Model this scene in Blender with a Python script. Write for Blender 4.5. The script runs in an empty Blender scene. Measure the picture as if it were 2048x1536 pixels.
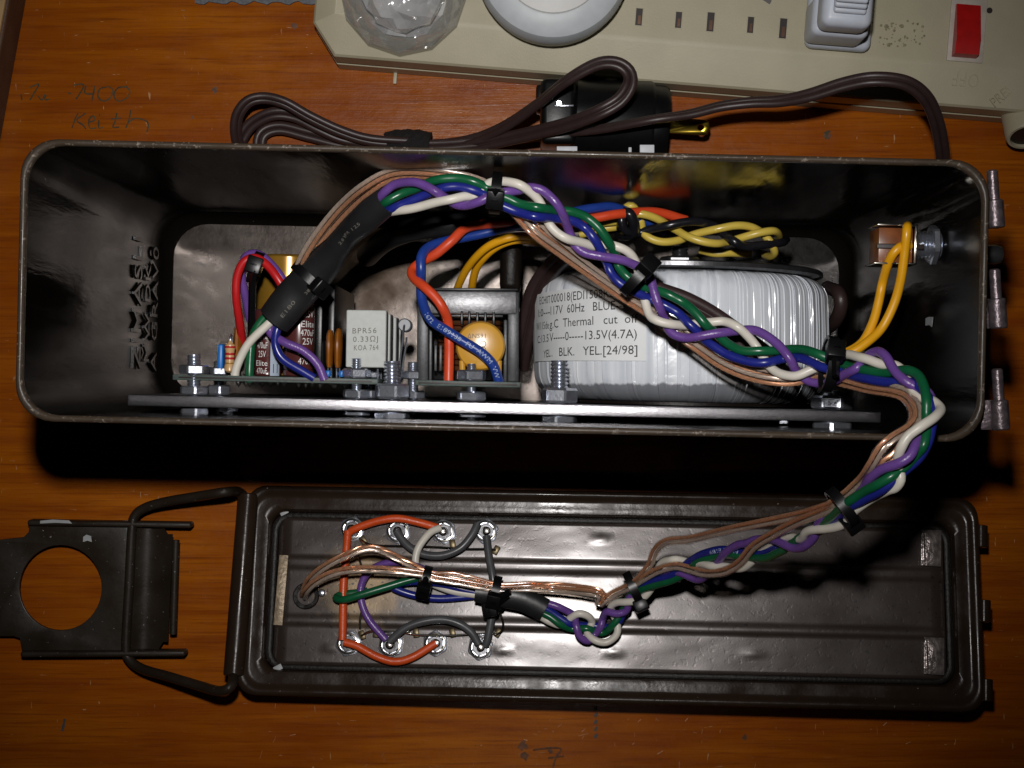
import bpy, bmesh, math, random
from mathutils import Vector, Matrix, noise as mnoise
random.seed(7)
S = 0.001            # all numbers below are millimetres
H, F = 640.0, 3100.0 # camera height above the table, focal length in photo pixels
scn = bpy.context.scene
COL = scn.collection

# ---------------------------------------------------------------- camera, world, light, exposure
cam_d = bpy.data.cameras.new("camera"); cam = bpy.data.objects.new("camera", cam_d); COL.objects.link(cam)
cam.location = (0, 0, H * S); cam.rotation_euler = (0, 0, 0)
cam_d.sensor_width = 36.0; cam_d.lens = 36.0 * F / 2048.0
cam_d.clip_start = 0.02; cam_d.clip_end = 20.0
scn.camera = cam
w = bpy.data.worlds.new("World"); scn.world = w; w.use_nodes = True
w.node_tree.nodes["Background"].inputs[0].default_value = (1.0, 0.86, 0.7, 1)
w.node_tree.nodes["Background"].inputs[1].default_value = 0.001
def lamp(name, loc, target, energy, size, angle, blend, color):
    d = bpy.data.lights.new(name, 'SPOT'); o = bpy.data.objects.new(name, d); COL.objects.link(o)
    o.location = Vector(loc) * S
    o.rotation_euler = (Vector(target) - Vector(loc)).to_track_quat('-Z', 'Y').to_euler()
    d.energy = energy; d.shadow_soft_size = size * S; d.spot_size = math.radians(angle); d.spot_blend = blend; d.color = color
    return o
lamp("camera_flash", (-12, 67, 640), (-25, 45, 0), 9.4, 10, 60, 1.0, (1.0, 0.97, 0.95))
lamp("room_lamp", (25, -345, 760), (20, -165, 0), 0.28, 60, 26, 1.0, (1.0, 0.9, 0.84))
scn.view_settings.view_transform = 'Standard'; scn.view_settings.look = 'None'
scn.view_settings.exposure = 0.0; scn.view_settings.gamma = 1.0
scn.cycles.use_denoising = True
scn.cycles.max_bounces = 8; scn.cycles.transparent_max_bounces = 40
scn.cycles.caustics_reflective = False; scn.cycles.caustics_refractive = False

# ---------------------------------------------------------------- geometry helpers
def V(*a): return Vector(a)
def P(px, py, z=0.0):
    k = (H - z) / F
    return V((px - 1024) * k, (768 - py) * k, z)
CAM = V(0, 0, H)
def ray(px, py): return V((px - 1024) / F, (768 - py) / F, -1.0)

ORG = {}
def fin(name, bm, m, parent=None, smooth=40, label=None, cat=None, group=None, kind=None):
    """link the bmesh (world mm) as ONE mesh object"""
    me = bpy.data.meshes.new(name)
    bm.normal_update()
    bm.to_mesh(me); bm.free()
    n = len(me.vertices)
    co = [0.0] * (3 * n); me.vertices.foreach_get("co", co)
    xs, ys, zs = co[0::3], co[1::3], co[2::3]
    c = V((min(xs) + max(xs)) / 2, (min(ys) + max(ys)) / 2, min(zs))
    for i in range(n):
        co[3*i] = (xs[i] - c.x) * S; co[3*i+1] = (ys[i] - c.y) * S; co[3*i+2] = (zs[i] - c.z) * S
    me.vertices.foreach_set("co", co); me.update()
    if smooth:
        me.polygons.foreach_set("use_smooth", [True] * len(me.polygons))
        me.set_sharp_from_angle(angle=math.radians(smooth))
    me.materials.append(m)
    o = bpy.data.objects.new(name, me); COL.objects.link(o)
    ORG[o] = c
    if parent:
        o.parent = parent; o.location = (c - ORG[parent]) * S
    else:
        o.location = c * S
    tag(o, label, cat, group, kind)
    return o
def tag(o, label=None, cat=None, group=None, kind=None):
    if label: o["label"] = label
    if cat: o["category"] = cat
    if group: o["group"] = group
    if kind: o["kind"] = kind
def thing(name, loc, label, cat, group=None):
    o = bpy.data.objects.new(name, None); COL.objects.link(o); o.empty_display_size = 0.01
    ORG[o] = V(*loc); o.location = ORG[o] * S
    tag(o, label, cat, group); return o
def BM(): return bmesh.new()
def merge(bm, t, Mx=None):
    if Mx is not None: bmesh.ops.transform(t, matrix=Mx, verts=t.verts)
    me = bpy.data.meshes.new("tmp"); t.to_mesh(me); t.free(); bm.from_mesh(me); bpy.data.meshes.remove(me)
def box(bm, c, s, bev=0.0, rot=None, seg=2):
    t = BM(); bmesh.ops.create_cube(t, size=1.0)
    bmesh.ops.scale(t, vec=s, verts=t.verts)
    if bev > 0: bmesh.ops.bevel(t, geom=t.edges[:], offset=bev, segments=seg, profile=0.5, affect='EDGES')
    Mx = Matrix.Translation(c) @ (rot.to_4x4() if rot is not None else Matrix.Identity(4))
    merge(bm, t, Mx); return bm
def frame_from(axis, hint=V(0, 0, 1)):
    a = axis.normalized()
    if abs(a.dot(hint)) > 0.97: hint = V(0, 1, 0)
    s = a.cross(hint).normalized(); u = s.cross(a).normalized()
    return a, s, u
def lathe(bm, prof, base, axis, seg=28, phase=0.0):
    """prof: (distance along axis, radius); closes ends when radius is ~0"""
    a, s, u = frame_from(axis); rings = []
    for d, r in prof:
        if r < 1e-4: rings.append([bm.verts.new(base + a * d)])
        else: rings.append([bm.verts.new(base + a * d + (s * math.cos(phase + 2*math.pi*i/seg) + u * math.sin(phase + 2*math.pi*i/seg)) * r) for i in range(seg)])
    for A, B in zip(rings, rings[1:]):
        if len(A) == 1 and len(B) == 1: continue
        for i in range(seg):
            j = (i + 1) % seg
            if len(A) == 1: bm.faces.new((A[0], B[j], B[i]))
            elif len(B) == 1: bm.faces.new((A[i], A[j], B[0]))
            else: bm.faces.new((A[i], A[j], B[j], B[i]))
    return bm
def cyl(bm, p0, p1, r, seg=20, ch=0.0):
    L = (p1 - p0).length
    pr = [(0, 0), (0, r - ch), (ch, r), (L - ch, r), (L, r - ch), (L, 0)] if ch > 0 else [(0, 0), (0, r), (L, r), (L, 0)]
    return lathe(bm, pr, p0, p1 - p0, seg)
def spline(pts, step=1.0):
    """Catmull-Rom through pts, sampled about every step mm"""
    p = [Vector(q) for q in pts]
    if len(p) < 2: return p
    p = [p[0] * 2 - p[1]] + p + [p[-1] * 2 - p[-2]]
    out = []
    for i in range(1, len(p) - 2):
        a, b, c, d = p[i-1], p[i], p[i+1], p[i+2]
        n = max(2, int((c - b).length / step))
        for k in range(n):
            t = k / n
            out.append(0.5 * ((2*b) + (c - a)*t + (2*a - 5*b + 4*c - d)*t*t + (3*b - a - 3*c + d)*t**3))
    out.append(p[-2]); return out
def frames(path):
    T = []
    n = len(path)
    for i in range(n):
        T.append((path[min(i+1, n-1)] - path[max(i-1, 0)]).normalized())
    _, s, u = frame_from(T[0]); Sd = [s]
    for i in range(1, n):
        s = Sd[-1] - T[i] * Sd[-1].dot(T[i]); Sd.append(s.normalized())
    return T, Sd
def tube(bm, path, r, seg=10, cap=True, flat=1.0):
    """r number or list; flat squeezes the section in the vertical direction"""
    T, Sd = frames(path); rings = []
    for i, c in enumerate(path):
        rr = r[i] if isinstance(r, list) else r
        s = Sd[i]; u = s.cross(T[i])
        ring = []
        for k in range(seg):
            d = s * math.cos(2*math.pi*k/seg) * rr + u * math.sin(2*math.pi*k/seg) * rr
            if flat != 1.0: d.z *= flat
            ring.append(bm.verts.new(c + d))
        rings.append(ring)
    for A, B in zip(rings, rings[1:]):
        for k in range(seg):
            j = (k + 1) % seg; bm.faces.new((A[k], B[k], B[j], A[j]))
    if cap:
        bm.faces.new(rings[0]); bm.faces.new(rings[-1][::-1])
    return bm
def offset_path(path, off, ang=0.0):
    """shift a path sideways: ang 0 = horizontally, 90 = up"""
    n = len(path); out = []
    for i, c in enumerate(path):
        t = (path[min(i+1, n-1)] - path[max(i-1, 0)]).normalized()
        _, s, u = frame_from(t)
        a = ang[i] if isinstance(ang, list) else ang
        out.append(c + (s * math.cos(math.radians(a)) + u * math.sin(math.radians(a))) * off)
    return out
def strands(bm, path, R, n=6, r=0.42, pitch=14.0, seg=5):
    T, Sd = frames(path); L = 0.0; acc = [0.0]
    for a, b in zip(path, path[1:]): L += (b - a).length; acc.append(L)
    for k in range(n):
        sub = []
        for i, c in enumerate(path):
            th = 2*math.pi*(k/n + acc[i]/pitch); s = Sd[i]; u = s.cross(T[i])
            sub.append(c + (s*math.cos(th) + u*math.sin(th))*R)
        tube(bm, sub, r, seg, True)
    return bm
def prism(bm, poly, t, Mx, holes=(), bev=0.0):
    """2D outline (with holes) extruded by t, placed by Mx"""
    cu = bpy.data.curves.new("c", 'CURVE'); cu.dimensions = '2D'; cu.fill_mode = 'BOTH'; cu.extrude = t / 2
    if bev: cu.bevel_depth = bev; cu.bevel_resolution = 1; cu.offset = -bev; cu.extrude = max(0.01, t/2 - bev)
    for pl in [poly] + list(holes):
        sp = cu.splines.new('POLY'); sp.points.add(len(pl) - 1); sp.use_cyclic_u = True
        for q, (x, y) in zip(sp.points, pl): q.co = (x, y, 0, 1)
    o = bpy.data.objects.new("c", cu); COL.objects.link(o)
    dg = bpy.context.evaluated_depsgraph_get(); me = bpy.data.meshes.new_from_object(o.evaluated_get(dg))
    t_ = BM(); t_.from_mesh(me); bmesh.ops.remove_doubles(t_, verts=t_.verts, dist=1e-4)
    bpy.data.objects.remove(o); bpy.data.curves.remove(cu); bpy.data.meshes.remove(me)
    merge(bm, t_, Mx); return bm
def text2d(body, size=1.0, space=1.0, ext=0.0):
    """returns a bmesh of flat text with its lower left at the origin, and its width"""
    cu = bpy.data.curves.new("t", 'FONT'); cu.body = body; cu.size = size; cu.space_character = space; cu.extrude = ext; cu.resolution_u = 2
    o = bpy.data.objects.new("t", cu); COL.objects.link(o)
    dg = bpy.context.evaluated_depsgraph_get(); me = bpy.data.meshes.new_from_object(o.evaluated_get(dg))
    t_ = BM(); t_.from_mesh(me)
    bpy.data.objects.remove(o); bpy.data.curves.remove(cu); bpy.data.meshes.remove(me)
    xs = [v.co.x for v in t_.verts] or [0.0]
    x0 = min(xs)
    for v in t_.verts: v.co.x -= x0
    return t_, max(xs) - x0
def text_map(bm, body, w_, h_, fn, space=1.0, ext=0.0, cut=0):
    """fit text into w_ x h_ (cap height) and map every vertex through fn(x,y,z)"""
    t_, tw = text2d(body, 1.0, space, ext)
    if cut: bmesh.ops.subdivide_edges(t_, edges=t_.edges[:], cuts=cut)
    kx = w_ / max(tw, 1e-6); ky = h_ / 0.70
    for v in t_.verts: v.co = fn(v.co.x * kx, v.co.y * ky, v.co.z)
    merge(bm, t_); return bm
def text_plane(bm, body, w_, h_, org, ex, ey, space=1.0, ext=0.0):
    ez = ex.cross(ey).normalized(); ex = ex.normalized(); ey = ey.normalized()
    return text_map(bm, body, w_, h_, lambda x, y, z: org + ex*x + ey*y + ez*z, space, ext)
def text_on_path(bm, body, path, s0, length, h_, r):
    acc = [0.0]
    for a, b in zip(path, path[1:]): acc.append(acc[-1] + (b - a).length)
    def at(s):
        s = max(0.0, min(acc[-1] - 1e-4, s)); i = 0
        while i < len(acc) - 2 and acc[i+1] < s: i += 1
        f = (s - acc[i]) / max(1e-6, acc[i+1] - acc[i]); c = path[i].lerp(path[i+1], f)
        j = max(0, i - 1); k = min(len(path) - 1, i + 2); t = (path[k] - path[j]).normalized()
        u = V(0, 0, 1) - t * t.z; u.normalize(); sd = u.cross(t); return c, sd, u
    def fn(x, y, z):
        c, sd, u = at(s0 + x); a = (y - h_/2) / r
        return c + (u * math.cos(a) + sd * math.sin(a)) * (r + 0.06)
    return text_map(bm, body, length, h_, fn)
def rrect(a, b, r, n=6):
    out = []
    for cx, cy, a0 in ((a-r, b-r, 0), (-a+r, b-r, 90), (-a+r, -b+r, 180), (a-r, -b+r, 270)):
        for k in range(n + 1):
            t = math.radians(a0 + 90.0 * k / n); out.append((cx + r*math.cos(t), cy + r*math.sin(t)))
    return out
def loft(bm, loops, close=False, cap0=False, cap1=False):
    R = [[bm.verts.new(v) for v in L] for L in loops]; n = len(R[0])
    prs = list(zip(R, R[1:])) + ([(R[-1], R[0])] if close else [])
    for A, B in prs:
        for i in range(n):
            j = (i + 1) % n; bm.faces.new((A[i], A[j], B[j], B[i]))
    if cap0: bm.faces.new(R[0][::-1])
    if cap1: bm.faces.new(R[-1])
    return bm
def hexnut(bm, c, axis, af, th, hole=0.0, phase=0.3):
    r = af / math.sqrt(3); a = axis.normalized()
    _, s_, u_ = frame_from(a); rings = []
    for d, k in ((0, 0.90), (th*0.16, 1.0), (th*0.84, 1.0), (th, 0.90)):
        ring = []
        for i in range(6):
            for e in (-0.075, 0.075):
                an = phase + i*math.pi/3 + e; q = r*k if k == 1.0 else min(r, r*k); ring.append(c + a*d + (s_*math.cos(an) + u_*math.sin(an))*q*(1.0 if k == 1.0 else 1.0))
        rings.append(ring)
    if hole:
        for d in (th, 0): rings.append([c + a*d + (p - c - a*(p - c).dot(a)).normalized()*hole for p in rings[0]])
        loft(bm, rings, close=True)
    else: loft(bm, rings, cap0=True, cap1=True)
def thread(bm, p0, p1, r, pitch=1.2, seg=16):
    L = (p1 - p0).length; prof = [(0, 0)]; d = 0.0
    while d < L:
        prof += [(d, r*0.82), (min(L, d + pitch*0.5), r)]; d += pitch
    prof += [(L, r*0.75), (L, 0)]
    return lathe(bm, prof, p0, p1 - p0, seg)
YAX = V(math.sin(math.radians(1.3)), math.cos(math.radians(1.3)), 0)   # across the box
XAX = V(math.cos(math.radians(1.3)), -math.sin(math.radians(1.3)), 0)  # along the box
RZ = Matrix.Rotation(math.radians(-1.3), 3, 'Z')

# ---------------------------------------------------------------- materials
def nodes(m): m.use_nodes = True; return m.node_tree.nodes, m.node_tree.links, m.node_tree.nodes["Principled BSDF"]
def mat(name, col, rough=0.45, metal=0.0, var=0.12, vs=250.0, bump=0.0, bs=900.0, coat=0.0, spec=0.5, sss=0.0, rvar=0.0):
    m = bpy.data.materials.new(name); N, L, b = nodes(m)
    tc = N.new("ShaderNodeTexCoord"); nz = N.new("ShaderNodeTexNoise"); nz.inputs["Scale"].default_value = vs; nz.inputs["Detail"].default_value = 4
    L.new(tc.outputs["Object"], nz.inputs["Vector"])
    rp = N.new("ShaderNodeValToRGB"); e = rp.color_ramp.elements
    e[0].position = 0.3; e[1].position = 0.7
    e[0].color = tuple(c*(1-var) for c in col) + (1,); e[1].color = tuple(min(1, c*(1+var)) for c in col) + (1,)
    L.new(nz.outputs["Fac"], rp.inputs["Fac"]); L.new(rp.outputs["Color"], b.inputs["Base Color"])
    b.inputs["Roughness"].default_value = rough; b.inputs["Metallic"].default_value = metal
    b.inputs["Specular IOR Level"].default_value = spec; b.inputs["Coat Weight"].default_value = coat; b.inputs["Coat Roughness"].default_value = 0.12
    if sss: b.inputs["Subsurface Weight"].default_value = sss; b.inputs["Subsurface Radius"].default_value = (0.002, 0.002, 0.002)
    if rvar:
        mr = N.new("ShaderNodeMapRange"); mr.inputs[1].default_value = 0.3; mr.inputs[2].default_value = 0.7
        mr.inputs[3].default_value = max(0.02, rough - rvar); mr.inputs[4].default_value = rough + rvar
        L.new(nz.outputs["Fac"], mr.inputs[0]); L.new(mr.outputs[0], b.inputs["Roughness"])
    if bump:
        n2 = N.new("ShaderNodeTexNoise"); n2.inputs["Scale"].default_value = bs; n2.inputs["Detail"].default_value = 3
        L.new(tc.outputs["Object"], n2.inputs["Vector"])
        bp = N.new("ShaderNodeBump"); bp.inputs["Strength"].default_value = bump; bp.inputs["Distance"].default_value = 0.0004
        L.new(n2.outputs["Fac"], bp.inputs["Height"]); L.new(bp.outputs["Normal"], b.inputs["Normal"])
    return m
def mixc(N, L, fac, a, b):
    mx = N.new("ShaderNodeMix"); mx.data_type = 'RGBA'
    for s, v in ((0, fac), (6, a), (7, b)):
        if hasattr(v, "links") or hasattr(v, "is_linked"): L.new(v, mx.inputs[s])
        else: mx.inputs[s].default_value = v if s == 0 else tuple(v) + (1,)
    return mx.outputs[2]
def ramp(N, L, src, p0, p1, c0=(0, 0, 0, 1), c1=(1, 1, 1, 1)):
    r = N.new("ShaderNodeValToRGB"); r.color_ramp.elements[0].position = p0; r.color_ramp.elements[1].position = p1
    r.color_ramp.elements[0].color = c0; r.color_ramp.elements[1].color = c1
    L.new(src, r.inputs["Fac"]); return r.outputs["Color"]
def noise(N, L, vec, scale, detail=4, rough=0.55, dist=0.0):
    n = N.new("ShaderNodeTexNoise"); n.inputs["Scale"].default_value = scale; n.inputs["Detail"].default_value = detail
    n.inputs["Roughness"].default_value = rough; n.inputs["Distortion"].default_value = dist
    L.new(vec, n.inputs["Vector"]); return n.outputs["Fac"]
def mapped(N, L, scale=(1, 1, 1), rot=(0, 0, 0), kind="Object"):
    tc = N.new("ShaderNodeTexCoord"); mp = N.new("ShaderNodeMapping"); mp.inputs["Scale"].default_value = scale; mp.inputs["Rotation"].default_value = rot
    L.new(tc.outputs[kind], mp.inputs["Vector"]); return mp.outputs["Vector"]
def bump(N, L, b, h, strength, dist=0.0003):
    bp = N.new("ShaderNodeBump"); bp.inputs["Strength"].default_value = strength; bp.inputs["Distance"].default_value = dist
    L.new(h, bp.inputs["Height"]); L.new(bp.outputs["Normal"], b.inputs["Normal"]); return bp

def wood_table():
    m = bpy.data.materials.new("varnished_wood"); N, L, b = nodes(m)
    v = mapped(N, L, (6, 90, 1), (0, 0, math.radians(1.5)))
    g1 = noise(N, L, v, 1.6, 6, 0.6, 0.6)
    v2 = mapped(N, L, (25, 700, 1), (0, 0, math.radians(1.0)))
    g2 = noise(N, L, v2, 1.4, 4, 0.6)
    v3 = mapped(N, L, (1, 1, 1)); blot = noise(N, L, v3, 9, 3)
    c1 = mixc(N, L, ramp(N, L, g1, 0.32, 0.7), (0.24, 0.052, 0.002), (0.42, 0.120, 0.003))
    c2 = mixc(N, L, ramp(N, L, g2, 0.5, 0.72, (0, 0, 0, 1), (0.65, 0.65, 0.65, 1)), c1, (0.12, 0.024, 0.003))
    c3 = mixc(N, L, ramp(N, L, blot, 0.35, 0.70, (0, 0, 0, 1), (0.75, 0.75, 0.75, 1)), c2, (0.19, 0.032, 0.002))
    # small knocks, dust and dark specks
    vo = N.new("ShaderNodeTexVoronoi"); vo.inputs["Scale"].default_value = 170; L.new(mapped(N, L, (1, 1, 1)), vo.inputs["Vector"])
    sp = ramp(N, L, vo.outputs["Distance"], 0.03, 0.07, (1, 1, 1, 1), (0, 0, 0, 1))
    gate = ramp(N, L, noise(N, L, v3, 40, 2), 0.56, 0.62)
    mm = N.new("ShaderNodeMath"); mm.operation = 'MULTIPLY'; L.new(sp, mm.inputs[0]); L.new(gate, mm.inputs[1])
    c4 = mixc(N, L, mm.outputs[0], c3, (0.10, 0.045, 0.015))
    # fine scratches: thin stretched noise in two directions
    s1 = ramp(N, L, noise(N, L, mapped(N, L, (700, 130, 1), (0, 0, 0.5)), 1.0, 2), 0.71, 0.75)
    s2 = ramp(N, L, noise(N, L, mapped(N, L, (140, 800, 1), (0, 0, 0.35)), 1.0, 2), 0.71, 0.75)
    sm = N.new("ShaderNodeMath"); sm.operation = 'MAXIMUM'; L.new(s1, sm.inputs[0]); L.new(s2, sm.inputs[1])
    sg = N.new("ShaderNodeMath"); sg.operation = 'MULTIPLY'; L.new(sm.outputs[0], sg.inputs[0]); L.new(ramp(N, L, noise(N, L, v3, 14, 2), 0.45, 0.6), sg.inputs[1])
    c5 = mixc(N, L, sg.outputs[0], c4, (0.46, 0.25, 0.11))
    L.new(c5, b.inputs["Base Color"])
    b.inputs["Roughness"].default_value = 0.36; b.inputs["Specular IOR Level"].default_value = 0.2
    hh = N.new("ShaderNodeMath"); hh.operation = 'ADD'; L.new(g2, hh.inputs[0]); L.new(sg.outputs[0], hh.inputs[1])
    h2 = N.new("ShaderNodeMath"); h2.operation = 'MULTIPLY_ADD'; L.new(noise(N, L, v3, 260, 4, 0.7), h2.inputs[0]); h2.inputs[1].default_value = 1.3; L.new(hh.outputs[0], h2.inputs[2])
    L.new(ramp(N, L, noise(N, L, v3, 120, 4, 0.7), 0.3, 0.7, (0.20,)*3 + (1,), (0.34,)*3 + (1,)), b.inputs["Roughness"])
    bump(N, L, b, h2.outputs[0], 0.4, 0.00016)
    return m
def can_paint(name, base=(0.016, 0.012, 0.009), rough=0.22, streak=(1, 1, 1), bs=0.5, chip=0.66, chipc=(0.16, 0.14, 0.12), spec=0.3, rs=90, rlo=0.7, rhi=1.7):
    m = bpy.data.materials.new(name); N, L, b = nodes(m)
    v = mapped(N, L, (1, 1, 1))
    n1 = noise(N, L, v, 60, 5); n2 = noise(N, L, v, 700, 4, 0.65)
    c = mixc(N, L, n1, tuple(x*0.7 for x in base), tuple(x*1.5 for x in base))
    chips = ramp(N, L, n2, chip + 0.05, chip + 0.08)
    c = mixc(N, L, chips, c, chipc)
    L.new(c, b.inputs["Base Color"])
    L.new(ramp(N, L, noise(N, L, mapped(N, L, streak), rs, 4), 0.3, 0.75, (rough*rlo,)*3 + (1,), (rough*rhi,)*3 + (1,)), b.inputs["Roughness"])
    b.inputs["Specular IOR Level"].default_value = spec
    bump(N, L, b, noise(N, L, mapped(N, L, streak), 130, 5, 0.6), bs, 0.00025)
    return m
def spot_mask(N, L, center, rad, nscale=60, amt=0.5):
    """soft-edged irregular patch round a point of the object (metres)"""
    tc = N.new("ShaderNodeTexCoord"); d = N.new("ShaderNodeVectorMath"); d.operation = 'DISTANCE'
    L.new(tc.outputs["Object"], d.inputs[0]); d.inputs[1].default_value = center
    n = noise(N, L, tc.outputs["Object"], nscale, 5)
    a = N.new("ShaderNodeMath"); a.operation = 'MULTIPLY_ADD'; L.new(n, a.inputs[0]); a.inputs[1].default_value = -rad*2*amt
    L.new(d.outputs["Value"], a.inputs[2])
    return ramp_range(N, L, a.outputs[0], rad*(0.4 - amt), rad*(1.0 - amt))
def ramp_range(N, L, src, lo, hi):
    mr = N.new("ShaderNodeMapRange"); mr.inputs[1].default_value = lo; mr.inputs[2].default_value = hi; mr.inputs[3].default_value = 1; mr.inputs[4].default_value = 0
    L.new(src, mr.inputs[0]); return mr.outputs[0]
def floor_metal():
    m = bpy.data.materials.new("scuffed_floor_steel"); N, L, b = nodes(m)
    v = mapped(N, L, (1, 1, 1))
    n1 = noise(N, L, v, 45, 5)
    c = mixc(N, L, ramp(N, L, n1, 0.3, 0.7), (0.034, 0.025, 0.020), (0.068, 0.056, 0.048))
    rust = spot_mask(N, L, (-0.056, 0.026, 0), 0.028, 45, 0.75)
    c = mixc(N, L, rust, c, (0.052, 0.032, 0.018))
    pits = ramp(N, L, noise(N, L, v, 260, 4, 0.65), 0.33, 0.37, (1, 1, 1, 1), (0, 0, 0, 1))
    c = mixc(N, L, pits, c, (0.014, 0.011, 0.009))
    tcx = N.new("ShaderNodeTexCoord"); sx = N.new("ShaderNodeSeparateXYZ"); L.new(tcx.outputs["Object"], sx.inputs[0])
    ad = N.new("ShaderNodeMath"); ad.operation = 'MULTIPLY_ADD'; L.new(noise(N, L, v, 70, 4), ad.inputs[0]); ad.inputs[1].default_value = 0.03; L.new(sx.outputs[0], ad.inputs[2])
    pm = ramp_range(N, L, ad.outputs[0], 0.098, 0.088)
    c = mixc(N, L, pm, c, (0.012, 0.010, 0.009))
    L.new(c, b.inputs["Base Color"])
    b.inputs["Metallic"].default_value = 0.6
    L.new(ramp(N, L, noise(N, L, v, 150, 3), 0.3, 0.7, (0.25,)*3 + (1,), (0.37,)*3 + (1,)), b.inputs["Roughness"])
    rr_ = N.new("ShaderNodeMath"); rr_.operation = 'MULTIPLY_ADD'; L.new(rust, rr_.inputs[0]); rr_.inputs[1].default_value = 0.25; L.new(b.inputs["Roughness"].links[0].from_socket, rr_.inputs[2]); L.new(rr_.outputs[0], b.inputs["Roughness"])
    bump(N, L, b, noise(N, L, v, 420, 4, 0.65), 0.3, 0.00016)
    return m
def lid_panel_metal():
    m = bpy.data.materials.new("oily_lid_steel"); N, L, b = nodes(m)
    v = mapped(N, L, (1, 1, 1))
    c = mixc(N, L, ramp(N, L, noise(N, L, v, 25, 4), 0.3, 0.7), (0.032, 0.020, 0.015), (0.052, 0.036, 0.029))
    stain = spot_mask(N, L, (-0.098, 0.002, 0.0), 0.022, 160, 0.5)
    c = mixc(N, L, stain, c, (0.22, 0.14, 0.06))
    pits = ramp(N, L, noise(N, L, v, 520, 2, 0.5), 0.30, 0.34, (1, 1, 1, 1), (0, 0, 0, 1))
    c = mixc(N, L, pits, c, (0.02, 0.016, 0.014))
    L.new(c, b.inputs["Base Color"]); b.inputs["Metallic"].default_value = 0.3; b.inputs["Coat Weight"].default_value = 0.4; b.inputs["Coat Roughness"].default_value = 0.21; b.inputs["Coat Tint"].default_value = (0.85, 0.92, 1.0, 1)
    L.new(ramp(N, L, noise(N, L, v, 60, 4), 0.3, 0.7, (0.25,)*3 + (1,), (0.34,)*3 + (1,)), b.inputs["Roughness"])
    pb_ = ramp(N, L, noise(N, L, v, 430, 2, 0.5), 0.30, 0.42)
    hm = N.new("ShaderNodeMath"); hm.operation = 'ADD'; L.new(pb_, hm.inputs[0]); L.new(noise(N, L, v, 1300, 3, 0.75), hm.inputs[1])
    bump(N, L, b, hm.outputs[0], 0.16, 0.00010)
    return m
def clear_jacket():
    m = bpy.data.materials.new("clear_cable_jacket"); m.use_nodes = True; N, L = m.node_tree.nodes, m.node_tree.links
    N.clear(); out = N.new("ShaderNodeOutputMaterial"); tr = N.new("ShaderNodeBsdfTransparent"); tr.inputs[0].default_value = (0.97, 0.94, 0.91, 1)
    gl = N.new("ShaderNodeBsdfGlossy"); gl.inputs["Roughness"].default_value = 0.14
    fr = N.new("ShaderNodeFresnel"); fr.inputs[0].default_value = 1.75; mx = N.new("ShaderNodeMixShader")
    ge = N.new("ShaderNodeNewGeometry"); iv = N.new("ShaderNodeMath"); iv.operation = 'SUBTRACT'; iv.inputs[0].default_value = 1.0; L.new(ge.outputs["Backfacing"], iv.inputs[1])
    fm = N.new("ShaderNodeMath"); fm.operation = 'MULTIPLY'; L.new(iv.outputs[0], fm.inputs[0]); L.new(fr.outputs[0], fm.inputs[1])
    L.new(fm.outputs[0], mx.inputs[0]); L.new(tr.outputs[0], mx.inputs[1]); L.new(gl.outputs[0], mx.inputs[2]); L.new(mx.outputs[0], out.inputs[0])
    return m
def cut_glass(name):
    m = bpy.data.materials.new(name); m.use_nodes = True; N, L = m.node_tree.nodes, m.node_tree.links
    N.clear(); out = N.new("ShaderNodeOutputMaterial"); tr = N.new("ShaderNodeBsdfTransparent"); tr.inputs[0].default_value = (0.97, 0.97, 0.97, 1)
    gl = N.new("ShaderNodeBsdfGlossy"); gl.inputs["Roughness"].default_value = 0.09; df = N.new("ShaderNodeBsdfDiffuse"); df.inputs[0].default_value = (0.85, 0.87, 0.88, 1)
    vo = N.new("ShaderNodeTexVoronoi"); vo.inputs["Scale"].default_value = 130; L.new(mapped(N, L, (1, 1, 1)), vo.inputs["Vector"])
    bp = N.new("ShaderNodeBump"); bp.inputs["Strength"].default_value = 1.0; bp.inputs["Distance"].default_value = 0.004; L.new(vo.outputs["Distance"], bp.inputs["Height"])
    L.new(bp.outputs["Normal"], gl.inputs["Normal"])
    m2 = N.new("ShaderNodeMixShader"); m2.inputs[0].default_value = 0.16; mx = N.new("ShaderNodeMixShader"); mx.inputs[0].default_value = 0.22
    L.new(tr.outputs[0], m2.inputs[1]); L.new(df.outputs[0], m2.inputs[2]); L.new(m2.outputs[0], mx.inputs[1]); L.new(gl.outputs[0], mx.inputs[2]); L.new(mx.outputs[0], out.inputs[0])
    return m
def glass(name, col=(1, 1, 1), rough=0.0):
    m = bpy.data.materials.new(name); N, L, b = nodes(m)
    b.inputs["Base Color"].default_value = col + (1,); b.inputs["Transmission Weight"].default_value = 1.0; b.inputs["Roughness"].default_value = rough; b.inputs["IOR"].default_value = 1.5
    return m
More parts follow.
